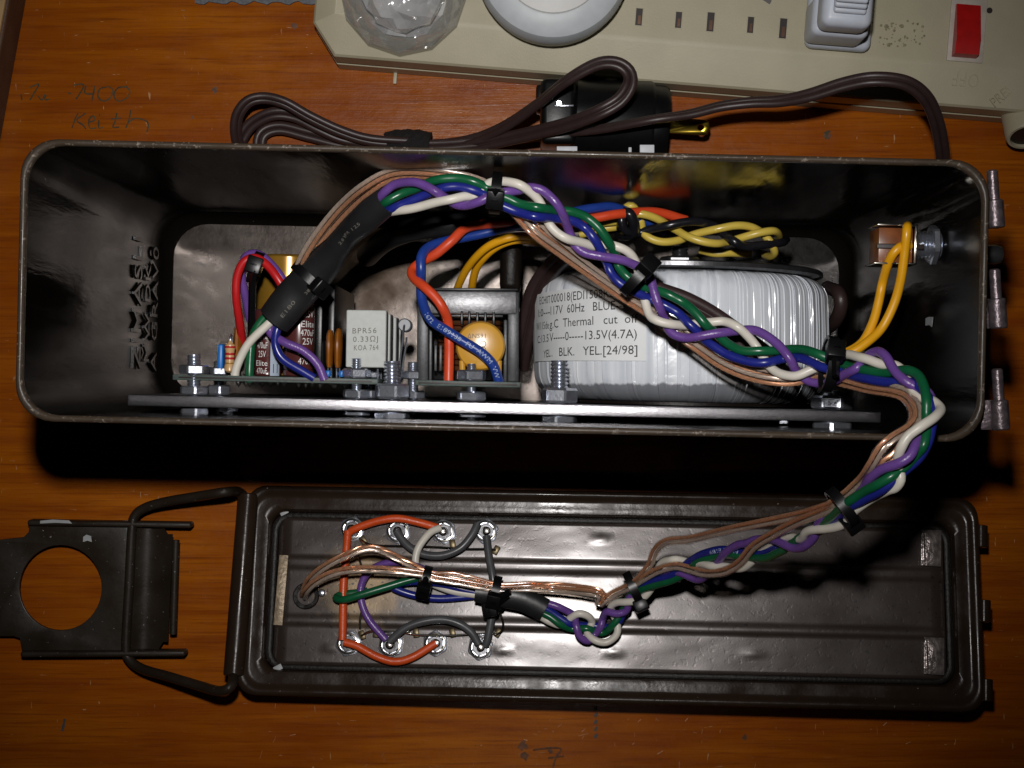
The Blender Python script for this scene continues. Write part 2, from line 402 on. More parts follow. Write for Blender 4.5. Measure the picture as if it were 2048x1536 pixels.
def tape_mat():
    m = bpy.data.materials.new("white_winding_tape"); N, L, b = nodes(m)
    v = mapped(N, L, (900, 4, 900))
    c = mixc(N, L, ramp(N, L, noise(N, L, v, 0.25, 3), 0.35, 0.65), (0.60, 0.64, 0.70), (0.80, 0.83, 0.87))
    tcx = N.new("ShaderNodeTexCoord"); sx = N.new("ShaderNodeSeparateXYZ"); L.new(tcx.outputs["Object"], sx.inputs[0])
    ab = N.new("ShaderNodeMath"); ab.operation = 'SUBTRACT'; L.new(sx.outputs[1], ab.inputs[0]); ab.inputs[1].default_value = 0.0028
    ab2 = N.new("ShaderNodeMath"); ab2.operation = 'ABSOLUTE'; L.new(ab.outputs[0], ab2.inputs[0])
    jg = N.new("ShaderNodeMath"); jg.operation = 'MULTIPLY_ADD'; L.new(noise(N, L, mapped(N, L, (300, 3, 300)), 1.0, 2), jg.inputs[0]); jg.inputs[1].default_value = 0.003; L.new(ab2.outputs[0], jg.inputs[2])
    c = mixc(N, L, ramp_range(N, L, jg.outputs[0], 0.0212, 0.0204), c, (0.20, 0.21, 0.23))
    L.new(c, b.inputs["Base Color"]); b.inputs["Roughness"].default_value = 0.22; b.inputs["Coat Weight"].default_value = 0.6
    bump(N, L, b, noise(N, L, mapped(N, L, (1, 1, 1)), 120, 3), 0.5, 0.0004)
    return m
def jelly_paint(name, col): return mat(name, col, 0.3)

MT = dict(
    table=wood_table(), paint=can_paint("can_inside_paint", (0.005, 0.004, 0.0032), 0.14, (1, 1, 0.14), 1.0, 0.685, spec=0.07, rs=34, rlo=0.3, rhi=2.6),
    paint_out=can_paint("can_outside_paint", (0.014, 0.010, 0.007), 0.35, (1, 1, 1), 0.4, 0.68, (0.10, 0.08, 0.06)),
    rim=can_paint("worn_rim", (0.045, 0.033, 0.023), 0.32, (1, 1, 1), 0.9, 0.56, (0.20, 0.165, 0.13)),
    lidpaint=can_paint("lid_paint", (0.020, 0.0122, 0.008), 0.22, (1, 1, 1), 0.6, 0.645, (0.2, 0.18, 0.16), spec=0.17),
    latchpaint=can_paint("latch_paint", (0.018, 0.0125, 0.008), 0.40, (1, 1, 1), 0.7, 0.635, (0.30, 0.32, 0.33)),
    floor=floor_metal(), lidpanel=lid_panel_metal(), gasket=mat("gasket_rubber", (0.007, 0.005, 0.004), 0.4, bump=0.3, spec=0.15),
    alu=mat("aluminium_plate", (0.40, 0.39, 0.41), 0.30, 1.0, 0.08, 900, 0.3, 2500),
    zinc=mat("zinc_steel", (0.56, 0.59, 0.66), 0.26, 0.9, 0.15, 300, 0.12, 900),
    chrome=mat("bright_nickel", (0.72, 0.68, 0.60), 0.16, 1.0, 0.08, 300),
    darkmetal=mat("dark_steel", (0.10, 0.10, 0.105), 0.32, 0.8, 0.2, 300, 0.1),
    hinge=mat("worn_hinge_steel", (0.15, 0.12, 0.13), 0.34, 0.6, 0.4, 500, 0.5, 900),
    white=mat("white_wire_insulation", (0.66, 0.62, 0.54), 0.38, var=0.06, bump=0.06, rvar=0.09, vs=140),
    purple=mat("purple_wire_insulation", (0.135, 0.060, 0.27), 0.30, var=0.08, bump=0.25, bs=1800, rvar=0.09, vs=140),
    green=mat("green_wire_insulation", (0.006, 0.095, 0.036), 0.30, var=0.08, bump=0.06, rvar=0.09, vs=140),
    blue=mat("blue_wire_insulation", (0.014, 0.020, 0.20), 0.30, var=0.08, bump=0.06, rvar=0.09, vs=140),
    bblue=mat("bright_blue_insulation", (0.014, 0.045, 0.26), 0.34, var=0.08, bump=0.06, rvar=0.09, vs=140),
    red=mat("red_orange_insulation", (0.66, 0.065, 0.018), 0.40, var=0.06, bump=0.05, rvar=0.09, vs=140),
    crimson=mat("red_wire_insulation", (0.50, 0.012, 0.014), 0.36, var=0.06, bump=0.05),
    orange=mat("orange_wire_insulation", (0.62, 0.075, 0.012), 0.36, var=0.08, bump=0.3, bs=2000, rvar=0.09, vs=140),
    grey=mat("grey_wire_insulation", (0.070, 0.070, 0.073), 0.36, var=0.1, bump=0.08, rvar=0.09, vs=140),
    yellow=mat("amber_yellow_insulation", (0.76, 0.36, 0.008), 0.36, var=0.05, rvar=0.09, vs=140),
    lemon=mat("pale_yellow_insulation", (0.62, 0.46, 0.075), 0.32, var=0.08, rvar=0.09, vs=140),
    black=mat("black_plastic", (0.004, 0.004, 0.0045), 0.34, var=0.2, bump=0.05, spec=0.35),
    blackwire=mat("black_wire_insulation", (0.010, 0.010, 0.013), 0.25, var=0.2),
    sleeve=mat("black_heat_shrink", (0.014, 0.014, 0.015), 0.36, var=0.2, vs=120, bump=0.35, bs=160),
    brown=mat("brown_cord_insulation", (0.036, 0.021, 0.020), 0.42, var=0.1, bump=0.08),
    copper=mat("copper_strand", (0.84, 0.46, 0.28), 0.22, 0.62, 0.15, 900), tinned=mat("tinned_strand", (0.76, 0.65, 0.57), 0.26, 0.6, 0.12, 900),
    jacket=clear_jacket(), pcb=mat("green_board_edge", (0.055, 0.078, 0.070), 0.5, var=0.25, vs=700, bump=0.2),
    solder=mat("solder_tin", (0.30, 0.28, 0.26), 0.22, 1.0, 0.3, 500, 0.4, 800),
    cement=mat("white_cement", (0.53, 0.55, 0.53), 0.75, var=0.05, vs=500, bump=0.25, bs=1500), ink=mat("grey_ink", (0.14, 0.13, 0.11), 0.7),
    blackink=mat("black_ink", (0.05, 0.05, 0.05), 0.7), whiteink=mat("white_ink", (0.72, 0.72, 0.70), 0.6), paleblueink=mat("pale_blue_ink", (0.36, 0.46, 0.60), 0.6), blueprint=mat("light_print", (0.42, 0.50, 0.66), 0.6),
    capbrown=mat("maroon_capacitor_sleeve", (0.085, 0.022, 0.020), 0.25, var=0.08), gold=mat("gold_capacitor_sleeve", (0.34, 0.18, 0.022), 0.22, 0.35, var=0.08),
    stripe=mat("pale_blue_stripe", (0.42, 0.50, 0.60), 0.35, var=0.05), film=mat("brown_film_capacitor", (0.30, 0.10, 0.012), 0.24, var=0.25, vs=200),
    bluebit=mat("blue_component", (0.02, 0.16, 0.52), 0.35), tan=mat("tan_resistor_body", (0.56, 0.34, 0.15), 0.3, var=0.06), redband=mat("red_band", (0.42, 0.012, 0.016), 0.35), goldband=mat("gold_band", (0.42, 0.22, 0.05), 0.3, 0.4),
    disc=mat("amber_disc_capacitor", (0.60, 0.31, 0.035), 0.26, var=0.06, vs=120, bump=0.1, bs=200), bobbin=mat("black_bobbin_plastic", (0.030, 0.031, 0.034), 0.40, 0.3, var=0.25, vs=300, bump=0.1, bs=900),
    ferrite=mat("grey_ferrite", (0.16, 0.16, 0.165), 0.38, 0.6, 0.25, 700, 0.12, 1800), diode=mat("grey_epoxy", (0.17, 0.18, 0.20), 0.4),
    tape=tape_mat(), label=mat("paper_label", (0.78, 0.80, 0.81), 0.55, var=0.05, vs=90), phenolic=mat("brown_phenolic", (0.20, 0.062, 0.016), 0.3, var=0.3, vs=200),
    beige=mat("beige_plastic", (0.43, 0.39, 0.27), 0.5, var=0.06, vs=60, bump=0.15, bs=1500), slot=mat("slot_dark", (0.02, 0.012, 0.010), 0.5), slotcopper=mat("slot_contact", (0.16, 0.09, 0.06), 0.35, 0.8),
    switchred=mat("red_rocker", (0.42, 0.008, 0.008), 0.32, var=0.1), bezel=mat("grey_white_bezel", (0.47, 0.42, 0.36), 0.5), plugwhite=mat("white_plug_plastic", (0.60, 0.64, 0.72), 0.4, var=0.04),
    puck=mat("pale_grey_lens", (0.50, 0.53, 0.55), 0.45, var=0.05), puckwhite=mat("frosted_white_lens", (0.62, 0.62, 0.60), 0.5, var=0.04), crystal=cut_glass("cut_glass"), foil=mat("silver_reflector", (0.92, 0.92, 0.90), 0.2, 0.15, 0.2, 200, 0.5, 300, coat=1.0),
    brass=mat("brass_prong", (0.55, 0.38, 0.05), 0.22, 1.0, 0.15, 300), velcro=mat("black_velcro", (0.006, 0.005, 0.005), 0.9, bump=1.0, bs=1500), pencil=mat("green_pencil", (0.050, 0.036, 0.009), 0.7, var=0.5, vs=300),
    pencil2=mat("brown_pencil", (0.10, 0.035, 0.01), 0.7, var=0.4, vs=600), pale_wood=mat("pale_wood", (0.42, 0.27, 0.11), 0.6, var=0.2, vs=80), dark_wood=mat("dark_stained_wood", (0.075, 0.035, 0.016), 0.6, var=0.3, vs=60, bump=0.5, bs=900),
    rag=mat("grey_cloth", (0.14, 0.145, 0.155), 0.9, var=0.25, vs=900, bump=1.0, bs=1600), tabmetal=mat("tan_worn_tab", (0.30, 0.23, 0.15), 0.45, 0.3, 0.3, 500, 0.6, 900), grime=mat("dirt_stain", (0.24, 0.21, 0.13), 0.7, var=0.4, vs=900),
    worntab=mat("worn_glossy_tab", (0.20, 0.17, 0.16), 0.28, 0.6, 0.7, 260, 1.0, 420), stamp=mat("dirty_stamped_paint", (0.003, 0.0025, 0.002), 0.3, var=0.3, spec=0.3), flake=mat("bare_paint_chip", (0.34, 0.36, 0.36), 0.5), white_tag=mat("white_insulator", (0.6, 0.62, 0.66), 0.5),
)

# ================================================================= TABLE
bm = BM()
n = 4
vs = [[bm.verts.new((x, y, 0)) for x in (-900, -300, 300, 900)] for y in (-900, -300, 300, 900)]
for j in range(3):
    for i in range(3): bm.faces.new((vs[j][i], vs[j][i+1], vs[j+1][i+1], vs[j+1][i]))
table = fin("table_top", bm, MT["table"], kind="structure")
def pen(bm, strokes, wpx, z=0.12):
    for st in strokes:
        path = spline([P(x, y, z) for x, y in st], 0.6)
        rr = [wpx * 0.2065 * 0.5 * (0.7 + 0.6 * random.random()) for _ in path]
        tube(bm, path, rr, 5, True, flat=0.25)
# words in the table's varnish
bm = BM()
pen(bm, [[(42, 188), (44, 200)], [(60, 175), (78, 168), (66, 190), (60, 200)], [(76, 192), (84, 200), (90, 188)], [(92, 190), (90, 199), (100, 198)],
         [(136, 186), (142, 187)], [(148, 170), (162, 168), (168, 172), (158, 190), (152, 198)], [(172, 172), (170, 186), (186, 188)], [(190, 172), (184, 202)],
         [(214, 174), (200, 178), (196, 192), (206, 202), (220, 196), (226, 180), (216, 173)], [(252, 174), (236, 176), (228, 190), (236, 202), (252, 197), (260, 184), (252, 172)]], 3.0)
pen(bm, [[(156, 226), (150, 240), (144, 256)], [(172, 226), (154, 240), (166, 250), (172, 258)], [(178, 244), (190, 240), (186, 232), (178, 240), (180, 256), (192, 256)],
         [(198, 240), (198, 256), (206, 254)], [(198, 228), (200, 231)], [(234, 226), (230, 244), (226, 254), (238, 254)], [(222, 238), (242, 236)],
         [(262, 220), (258, 240), (252, 256)], [(256, 246), (268, 237), (282, 238), (294, 243), (297, 252), (294, 264)]], 3.0)
fin("handwriting", bm, MT["pencil"], table)
bm = BM()
pen(bm, [[(1194, 1398 + 14*k), (1190, 1406 + 14*k)] for k in range(6)], 6)
fin("pencil_mark", bm, MT["blackink"], table)
bm = BM(); pen(bm, [[(1066, 1500), (1098, 1496), (1122, 1498), (1112, 1515), (1106, 1536)], [(1096, 1516), (1128, 1512)]], 4); fin("pencil_mark", bm, MT["pencil2"], table)
bm = BM(); pen(bm, [[(130, 1438), (127, 1452), (125, 1462)]], 6); fin("pencil_mark", bm, MT["blackink"], table)
bm = BM(); pen(bm, [[(1652, 268), (1655, 272)], [(1648, 266), (1660, 262)], [(1655, 262), (1652, 278)]], 5); fin("pencil_mark", bm, MT["pencil"], table)

# scratches through the varnish in front of the lid
bm = BM()
for k in range(60):
    x = random.gauss(1120, 300); y = random.uniform(1432, 1534); a_ = random.gauss(1.9, 0.7) if k % 3 else random.gauss(0.2, 0.3); l_ = abs(random.gauss(0, 8)) + 2
    pen(bm, [[(x, y), (x + l_*0.5*math.cos(a_) + random.uniform(-1, 1), y + l_*0.5*math.sin(a_)), (x + l_*math.cos(a_), y + l_*math.sin(a_))]], random.uniform(0.6, 1.5), 0.03)
for k in range(22):
    x = random.uniform(20, 2030); y = random.choice((random.uniform(20, 250), random.uniform(1400, 1530), random.uniform(1000, 1350))); a_ = random.uniform(0, 3.1); l_ = abs(random.gauss(0, 5)) + 2
    pen(bm, [[(x, y), (x + l_*math.cos(a_), y + l_*math.sin(a_))]], random.uniform(0.7, 1.6), 0.03)
fin("scratches", bm, mat("scratched_varnish", (0.36, 0.17, 0.07), 0.35, var=0.4, vs=300), table, kind="stuff")
bm = BM()
for (x, y, rr) in ((1046, 1492, 2.4), (1050, 1512, 2.0), (1100, 1500, 1.6), (1490, 1474, 1.4), (1470, 1408, 1.0), (1655, 270, 1.8), (430, 180, 1.5), (590, 52, 1.6), (1900, 1340, 1.4), (760, 1408, 1.2), (385, 235, 0.9)):
    n_ = 14; bm.faces.new([bm.verts.new(P(x, y, 0) + V(math.cos(2*math.pi*i/n_)*rr*random.uniform(0.4, 1.2), math.sin(2*math.pi*i/n_)*rr*random.uniform(0.4, 1.2), 0.02)) for i in range(n_)])
fin("stains", bm, mat("dark_stain", (0.11, 0.035, 0.008), 0.4, var=0.5, vs=500), table, 0, kind="stuff")

# ================================================================= STEEL BOX (open ammunition can)
CC = V(-2.8, 27.6, 0)
def C2W(u, v, z): return CC + XAX * u + YAX * v + V(0, 0, z)
HL, HW, ZR = 142.5, 41.2, 183.0
can = thing("ammunition_can", (CC.x, CC.y, 0), "open dark steel ammunition can full of wiring, standing upright on the wooden table", "ammo can")
def rl(a, b, r, z): return [C2W(x, y, z) for x, y in rrect(a, b, r, 7)]
bm = BM()
loft(bm, [rl(HL-4, HW-4, 8, 0), rl(HL-1, HW-1, 9, 1.0), rl(HL-0.2, HW-0.2, 10, 5), rl(HL, HW, 11, 60), rl(HL, HW, 11, ZR-2)], cap0=True)
fin("outer_wall", bm, MT["paint_out"], can, 50)
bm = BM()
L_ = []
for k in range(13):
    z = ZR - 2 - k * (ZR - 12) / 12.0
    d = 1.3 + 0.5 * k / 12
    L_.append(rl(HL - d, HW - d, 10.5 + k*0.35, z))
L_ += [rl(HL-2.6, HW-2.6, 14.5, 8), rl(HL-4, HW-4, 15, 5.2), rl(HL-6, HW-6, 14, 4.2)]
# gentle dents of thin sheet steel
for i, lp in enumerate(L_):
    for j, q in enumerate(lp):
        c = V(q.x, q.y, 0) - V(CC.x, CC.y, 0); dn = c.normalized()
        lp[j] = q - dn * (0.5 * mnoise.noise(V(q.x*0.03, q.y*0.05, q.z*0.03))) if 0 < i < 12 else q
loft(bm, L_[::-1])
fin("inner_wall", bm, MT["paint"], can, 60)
bm = BM()
rp = [(HL-1.35, ZR-2.2), (HL-1.45, ZR-0.8), (HL-1.1, ZR), (HL-0.2, ZR+0.25), (HL+0.45, ZR-0.3), (HL+0.55, ZR-1.4), (HL+0.1, ZR-2.2)]
loft(bm, [rl(a, a - HL + HW, 11, z) for a, z in rp], close=True)
rim = fin("rim", bm, MT["rim"], can, 60)
bm = BM(); bm.faces.new([bm.verts.new(v) for v in rl(HL-6.02, HW-6.02, 14, 4.19)])
fin("floor", bm, MT["floor"], can, 0)
# stamped characters in the left wall
for body, z0, v0, ln, hh in (("ZIMASLI", 44, -25, 50, 12), ("MW DK", 30, -22, 38, 8.5), ("A GRAV0", 17, -26, 50, 9.5)):
    bm = BM()
    xin = -HL + 1.95
    text_map(bm, body, ln, hh, lambda x, y, z: C2W(xin + 0.45 + z, v0 + x, z0 + y), 1.05, ext=0.45)
    fin("stamped_lettering", bm, MT["stamp"], can, 30)
# hinge knuckles on the right end
for k, (ya, yb, yc) in enumerate(((340, 400, 456), (538, 597, 657), (737, 800, 860))):
    zc = 176; X0 = 1988 + 5 * k
    bm = BM(); cyl(bm, P(X0, yb, zc), P(X0+4, yc, zc), 2.7, 18, 0.4)
    box(bm, (P(X0+4, (yb+yc)/2, zc) + P(X0-22, (yb+yc)/2, zc)) / 2 - V(0, 0, 2), (7, (yc-yb)*0.149, 1.2), 0.2)
    kn = fin("hinge_knuckle", bm, MT["hinge"], can)
    bm = BM(); cyl(bm, P(X0-4, ya, zc), P(X0, yb+6, zc), 1.7, 14, 0.5); fin("hinge_pin", bm, MT["hinge"], kn)
# latch strap on the left end
bm = BM(); box(bm, C2W(-HL-1.2, -5, 152), (1.6, 58, 50), 0.4, RZ); fin("latch_strap", bm, MT["paint_out"], can)
# bare patches where paint is knocked off inside the right wall
bm = BM(); prism(bm, [(0, 0), (5, .6), (9, 1.6), (8.6, 4), (4, 3.2), (.4, 3.4)], 0.1, Matrix.Translation(C2W(HL-1.85, -2.5, 133)) @ RZ.to_4x4() @ Matrix.Rotation(math.radians(-90), 4, 'Y') @ Matrix.Rotation(math.radians(90), 4, 'Z') @ Matrix.Rotation(math.radians(80), 4, 'Z'))
fin("paint_chip", bm, MT["flake"], can, 0)

# ================================================================= MOUNTING PLATE with its bolts
def bolt_at(parent, px, z, r, af, y_front, y_nuts, y_end, head=None, m="zinc"):
    """a bolt along the box width; y values in mm from the camera line at that px"""
    k = (H - z) / F; x = (px - 1024) * k; y0 = -math.tan(math.radians(1.3)) * (x - CC.x)
    def pt(y): return V(x, y + y0, z)
    bm = BM(); thread(bm, pt(y_front), pt(y_end), r, r*0.42)
    b = fin("bolt", bm, MT[m], parent, 25)
    for q, (yn, th) in enumerate(y_nuts):
        bm = BM(); hexnut(bm, pt(yn), YAX, af, th, 0, 0.25 + 0.5*q); fin("nut", bm, MT[m], b, 20)
    return b
YP0, YP1, ZP = -9.8, -6.1, 125.0     # plate faces and top
plate = thing("mounting_plate", (-3, -8, 5), "long aluminium mounting plate standing on edge along the front wall inside the can", "metal plate")
bm = BM()
pl, pr = P(255, 800, ZP), P(1762, 822, ZP)
ang = math.radians(-1.3); mid = (pl + pr) / 2
box(bm, V(mid.x, (YP0+YP1)/2 - 0.25, (4.3 + ZP) / 2), ((pr - pl).length, YP1 - YP0, ZP - 4.3), 0.35, Matrix.Rotation(ang, 3, 'Z'))
fin("plate", bm, MT["alu"], plate)
bolt_at(plate, 388, 116, 2.4, 8.7, -13.0, [(-6.0, 2.9), (0.9, 3.2), (-12.8, 2.6)], 7.5)
bolt_at(plate, 437, 103, 1.8, 7.2, -12.5, [(-6.0, 3.4), (0.9, 2.6)], 5.6)
bolt_at(plate, 456, 112, 1.9, 6.5, -13.2, [(-11.6, 1.7)], -9.0)
bolt_at(plate, 713, 116, 1.8, 8.2, -12.6, [(-6.0, 3.0), (0.9, 3.2), (-11.8, 1.6)], 7.6)
bolt_at(plate, 737, 98, 1.8, 7.6, -12.0, [(-6.0, 3.0), (0.9, 3.2)], 7.6)
bolt_at(plate, 784, 118, 2.9, 10.4, -13.0, [(-5.9, 5.2), (-12.9, 2.6)], 6.8)
bolt_at(plate, 826, 96, 2.0, 7.4, -12.0, [(-6.0, 3.0), (0.9, 3.0)], 7.0)
bolt_at(plate, 943, 116, 1.6, 8.6, -12.4, [(-6.0, 3.2), (0.9, 3.6), (-11.5, 1.3)], 6.6)
bolt_at(plate, 1119, 118, 3.1, 10.6, -13.2, [(-5.9, 5.0), (-13.2, 3.1)], 8.4)
bolt_at(plate, 1664, 118, 3.1, 12.2, -13.4, [(-5.9, 4.4), (-13.2, 3.1)], 0.4)
bolt_at(plate, 1568, 108, 1.6, 5.0, -12.0, [(-11.6, 1.6)], -9.0)

# ================================================================= LEFT CIRCUIT BOARD
def yrow(px, z):  # board line drops a little to the right like the can
    x = (px - 1024) * (H - z) / F
    return -math.tan(math.radians(1.3)) * (x - CC.x)
def BP(px, y, z):
    x = (px - 1024) * (H - z) / F
    return V(x, y + yrow(px, z), z)
def board(name, x0, x1, z0, z1, label):
    t = thing(name, BP((x0+x1)/2, 0, z0), label, "circuit board")
    bm = BM(); a, b = BP(x0, 0, z1), BP(x1, 0, z1)
    box(bm, V((a.x+b.x)/2, (a.y+b.y)/2 - 0.2, (z0+z1)/2), ((b-a).length, 1.9, z1-z0), 0.3, Matrix.Rotation(ang, 3, 'Z'))
    fin("board", bm, MT["pcb"], t)
    bm = BM(); box(bm, V((a.x+b.x)/2, (a.y+b.y)/2 - 0.2, z1 + 0.02), ((b-a).length*0.94, 0.55, 0.25), 0.05, Matrix.Rotation(ang, 3, 'Z'))
    fin("copper_layer_edge", bm, MT["slot"], t)
    return t
pcb1 = board("circuit_board", 345, 756, 14, 118, "left green circuit board edge-on, carrying maroon capacitors and white cement resistors")
# solder joints under it
bm = BM()
for k in range(16):
    q = BP(455 + 17*k + random.uniform(-7, 7), -1.2, 113 - random.random()*30); rs = random.uniform(0.6, 1.5); lathe(bm, [(0, 1.2*rs), (0.8, rs), (1.5, 0.4*rs), (2.0, 0)], q, -YAX, 8)
fin("solder_joint", bm, MT["solder"], pcb1, kind="stuff")
def can_cap(parent, xa, xb, z, y1, m, prints=(), stripe=None, top=None, label=None):
    k = (H - z) / F; r = (xb - xa) * k / 2; c = BP((xa+xb)/2, 0.8, z)
    bm = BM(); L = y1 - 0.8
    lathe(bm, [(0, 0), (0, r*0.85), (0.6, r), (2.0, r), (2.5, r*0.93), (3.1, r), (L-1.0, r), (L-0.3, r*0.95), (L, r*0.86), (L, r*0.75), (L-0.3, r*0.7), (L-0.3, 0)], c, YAX, 28)
    o = fin("capacitor", bm, MT[m], parent, 40, label=label)
    if top:
        bm = BM(); lathe(bm, [(L-0.1, r*0.72), (L+0.05, r*0.6), (L+0.05, 0)], c, YAX, 20); fin("end_disc", bm, MT[top], o)
    def surf(a, y, d=0.05): return c + YAX * y + (XAX * math.sin(a) + V(0, 0, 1) * math.cos(a)) * (r + d)
    for (body, a0, a1, yb, hh, mm) in prints:
        bm = BM(); text_map(bm, body, (a1 - a0) * r, hh, lambda x, y, z: surf(a0 + x / r, yb + y))
        fin("print", bm, MT[mm], o, 0)
    if stripe:
        bm = BM(); a0, a1, ya, yb = stripe; nn = 8
        A = [bm.verts.new(surf(a0 + (a1-a0)*i/nn, ya, 0.07)) for i in range(nn+1)]; B = [bm.verts.new(surf(a0 + (a1-a0)*i/nn, yb, 0.07)) for i in range(nn+1)]
        for i in range(nn): bm.faces.new((A[i], A[i+1], B[i+1], B[i]))
        st = fin("polarity_stripe", bm, MT["stripe"], o, 40)
        bm = BM(); am = (a0+a1)/2; w2 = 0.9; 
        for (x0, x1, y0, y1_) in ((-w2, w2, 1.2, 1.5), (-w2, w2, 4.0, 4.3), (-w2, -w2+0.3, 1.2, 4.3), (w2-0.3, w2, 1.2, 4.3)):
            q = [bm.verts.new(surf(am + x/r, y, 0.12)) for x, y in ((x0, y0), (x1, y0), (x1, y1_), (x0, y1_))]; bm.faces.new(q)
        fin("minus_mark", bm, MT["blackink"], st, 0)
    return o
can_cap(pcb1, 508, 640, 72, 45, "gold", label="large gold capacitor under the black sleeve")
can_cap(pcb1, 507, 562, 101, 24, "capbrown", [("25V", -0.5, 0.05, 15.2, 2.2, "whiteink"), ("Elite", -0.75, 0.15, 12.8, 1.7, "whiteink"), ("470uF", -0.7, 0.12, 9.6, 2.2, "whiteink"), ("25V", -0.55, 0.02, 6.6, 2.2, "whiteink"), ("Elite", -0.75, 0.15, 3.6, 1.9, "whiteink"), ("470uF", -0.7, 0.12, 0.9, 2.0, "whiteink")], stripe=(0.35, 1.15, 0.2, 13))
can_cap(pcb1, 566, 627, 103, 27, "capbrown", [("470uF", 0.30, 1.25, 24.0, 2.0, "whiteink"), ("25V", 0.42, 1.2, 20.6, 2.3, "whiteink"), ("Elite", 0.25, 1.3, 17.2, 2.2, "whiteink"), ("470uF", 0.22, 1.3, 14.2, 2.2, "whiteink"), ("25V", 0.36, 1.2, 11.2, 2.3, "whiteink"), ("470u", 0.1, 1.0, 4.4, 2.2, "whiteink"), ("Elite", 0.25, 1.25, 0.6, 2.0, "whiteink")])
can_cap(pcb1, 629, 652, 96, 13.5, "black", top="zinc")
# heat-sink fin plates behind
bm = BM(); box(bm, BP(660, 17, 66), (2.2, 33, 66), 0.3, RZ); fin("heat_sink", bm, MT["black"], pcb1)
bm = BM(); box(bm, BP(683, 17, 66), (2.2, 33, 66), 0.3, RZ); fin("heat_sink", bm, MT["black"], pcb1)
bm = BM(); box(bm, BP(670, 32, 66), (6, 2.2, 60), 0.3, RZ); fin("heat_sink", bm, MT["black"], pcb1)
# film capacitors with blue spacers
for px, z, y0, y1, wd in ((659, 108, 4, 17.5, 1.25), (676, 108, 4, 18, 1.3), (477, 96, 2, 19, 1.7)):
    bm = BM(); lathe(bm, [(0, 0), (0.3, wd*0.7), (2, wd), (8, wd*1.15), ((y1-y0)-2, wd), ((y1-y0)-0.4, wd*0.6), (y1-y0, 0)], BP(px, y0, z), YAX, 14)
    for v in bm.verts: v.co.z = z + (v.co.z - z) * 3.0
    f = fin("film_capacitor", bm, MT["film"], pcb1)
    bm = BM()
    for s in (-1, 1): cyl(bm, BP(px + 3*s, 0.6, z), BP(px + 3*s, y0 + 0.6, z), 0.3, 8)
    fin("lead", bm, MT["zinc"], f)
for px in (659, 680):
    bm = BM(); lathe(bm, [(0, 0), (0.2, 0.9), (1.2, 1.2), (2.2, 0.9), (2.5, 0)], BP(px + (-3 if px == 659 else 3), 1.0, 108.5), YAX, 10); fin("spacer_bead", bm, MT["bluebit"], pcb1)
# blue component and banded resistor at the left
bm = BM(); box(bm, BP(445, 6.8, 102), (2.0, 9.6, 9), 0.7, RZ, 3); fin("blue_capacitor", bm, MT["bluebit"], pcb1)
bm = BM(); r0 = 1.75; cR = BP(459, 1.6, 112)
lathe(bm, [(0, 0), (0.2, 1.0), (0.8, r0*1.05), (2.4, r0*1.05), (3.0, r0*0.9), (7.6, r0*0.9), (8.2, r0*1.02), (9.6, r0*0.98), (10.2, 0.9), (11.2, 0.35), (11.2, 0)], cR, YAX, 18)
res = fin("resistor", bm, MT["tan"], pcb1, label="small tan resistor with red bands")
for yb, th, mm in ((3.1, 0.45, "goldband"), (4.6, 0.8, "redband"), (6.1, 0.8, "redband"), (8.5, 0.7, "redband")):
    bm = BM(); rr = r0*0.93 if yb < 8 else r0*1.04
    lathe(bm, [(yb, rr), (yb+0.05, rr+0.04), (yb+th, rr+0.04), (yb+th, rr)], cR, YAX, 18); fin("colour_band", bm, MT[mm], res)
bm = BM(); tube(bm, spline([cR + YAX*11 , cR + YAX*12.6 + V(0, 0, -0.4), cR + YAX*12.0 + V(0, 0, -3), cR + YAX*0 + V(0, 0, -4)], 0.6), 0.32, 7); fin("lead", bm, MT["zinc"], res)
# cement resistors stacked under each other
for k in range(6):
    z1 = 116 - k * 13.2; zt = z1 - (8.6 if k else 8.0)
    a = P(692, 735, 116); b = P(772, 620, 116)
    bm = BM(); sx = b.x - a.x; sy = b.y - a.y; jx = 0.0 if k == 0 else random.uniform(-0.5, 0.7)
    box(bm, V((a.x+b.x)/2 + jx, (a.y+b.y)/2 - (0.6*(k % 2) if k else 0), (z1+zt)/2), (sx, sy, z1-zt), 0.55, Matrix.Rotation(math.radians(-0.8), 3, 'Z'), 3)
    cr = fin("cement_resistor", bm, MT["cement"], pcb1, label="top white cement resistor with grey print" if k == 0 else None)
    bm = BM()
    for s in (-3.6, 3.6): cyl(bm, V((a.x+b.x)/2 + s, a.y + 0.3, (z1+zt)/2), V((a.x+b.x)/2 + s, 0.8, (z1+zt)/2), 0.4, 8)
    fin("lead", bm, MT["zinc"], cr)
    if k == 0:
        for body, px, py, wpx, hpx in (("BPR56", 705, 667, 48, 11), ("0.33ΩJ", 706, 684, 50, 11), ("KOA 764", 708, 701, 49, 11)):
            bm = BM(); text_plane(bm, body, wpx*0.169, hpx*0.169, P(px, py, 116.06), V(1, 0.02, 0), V(0, 1, 0), 1.15); fin("print", bm, MT["ink"], cr, 0)
# grey diode with bent leads
dd = P(809, 650, 92)
bm = BM(); lathe(bm, [(0, 0), (0, 2.0), (0.4, 2.4), (8.4, 2.4), (8.9, 2.0), (8.9, 0)], dd - V(0, 0, 8.9), V(0, 0, 1), 20); dio = fin("diode", bm, MT["diode"], pcb1)
bm = BM(); tube(bm, spline([dd - V(0, 0, 0.3), dd + V(0, -0.6, 2.6), P(806, 668, 96), P(804, 690, 97), P(800, 725, 96), P(797, 762, 95)], 1), 0.34, 8); fin("lead", bm, MT["zinc"], dio)
bm = BM(); tube(bm, spline([P(813, 675, 99), P(812, 690, 100), P(806, 725, 100), P(800, 762, 99)], 1), 0.36, 8); fin("lead", bm, MT["zinc"], dio)

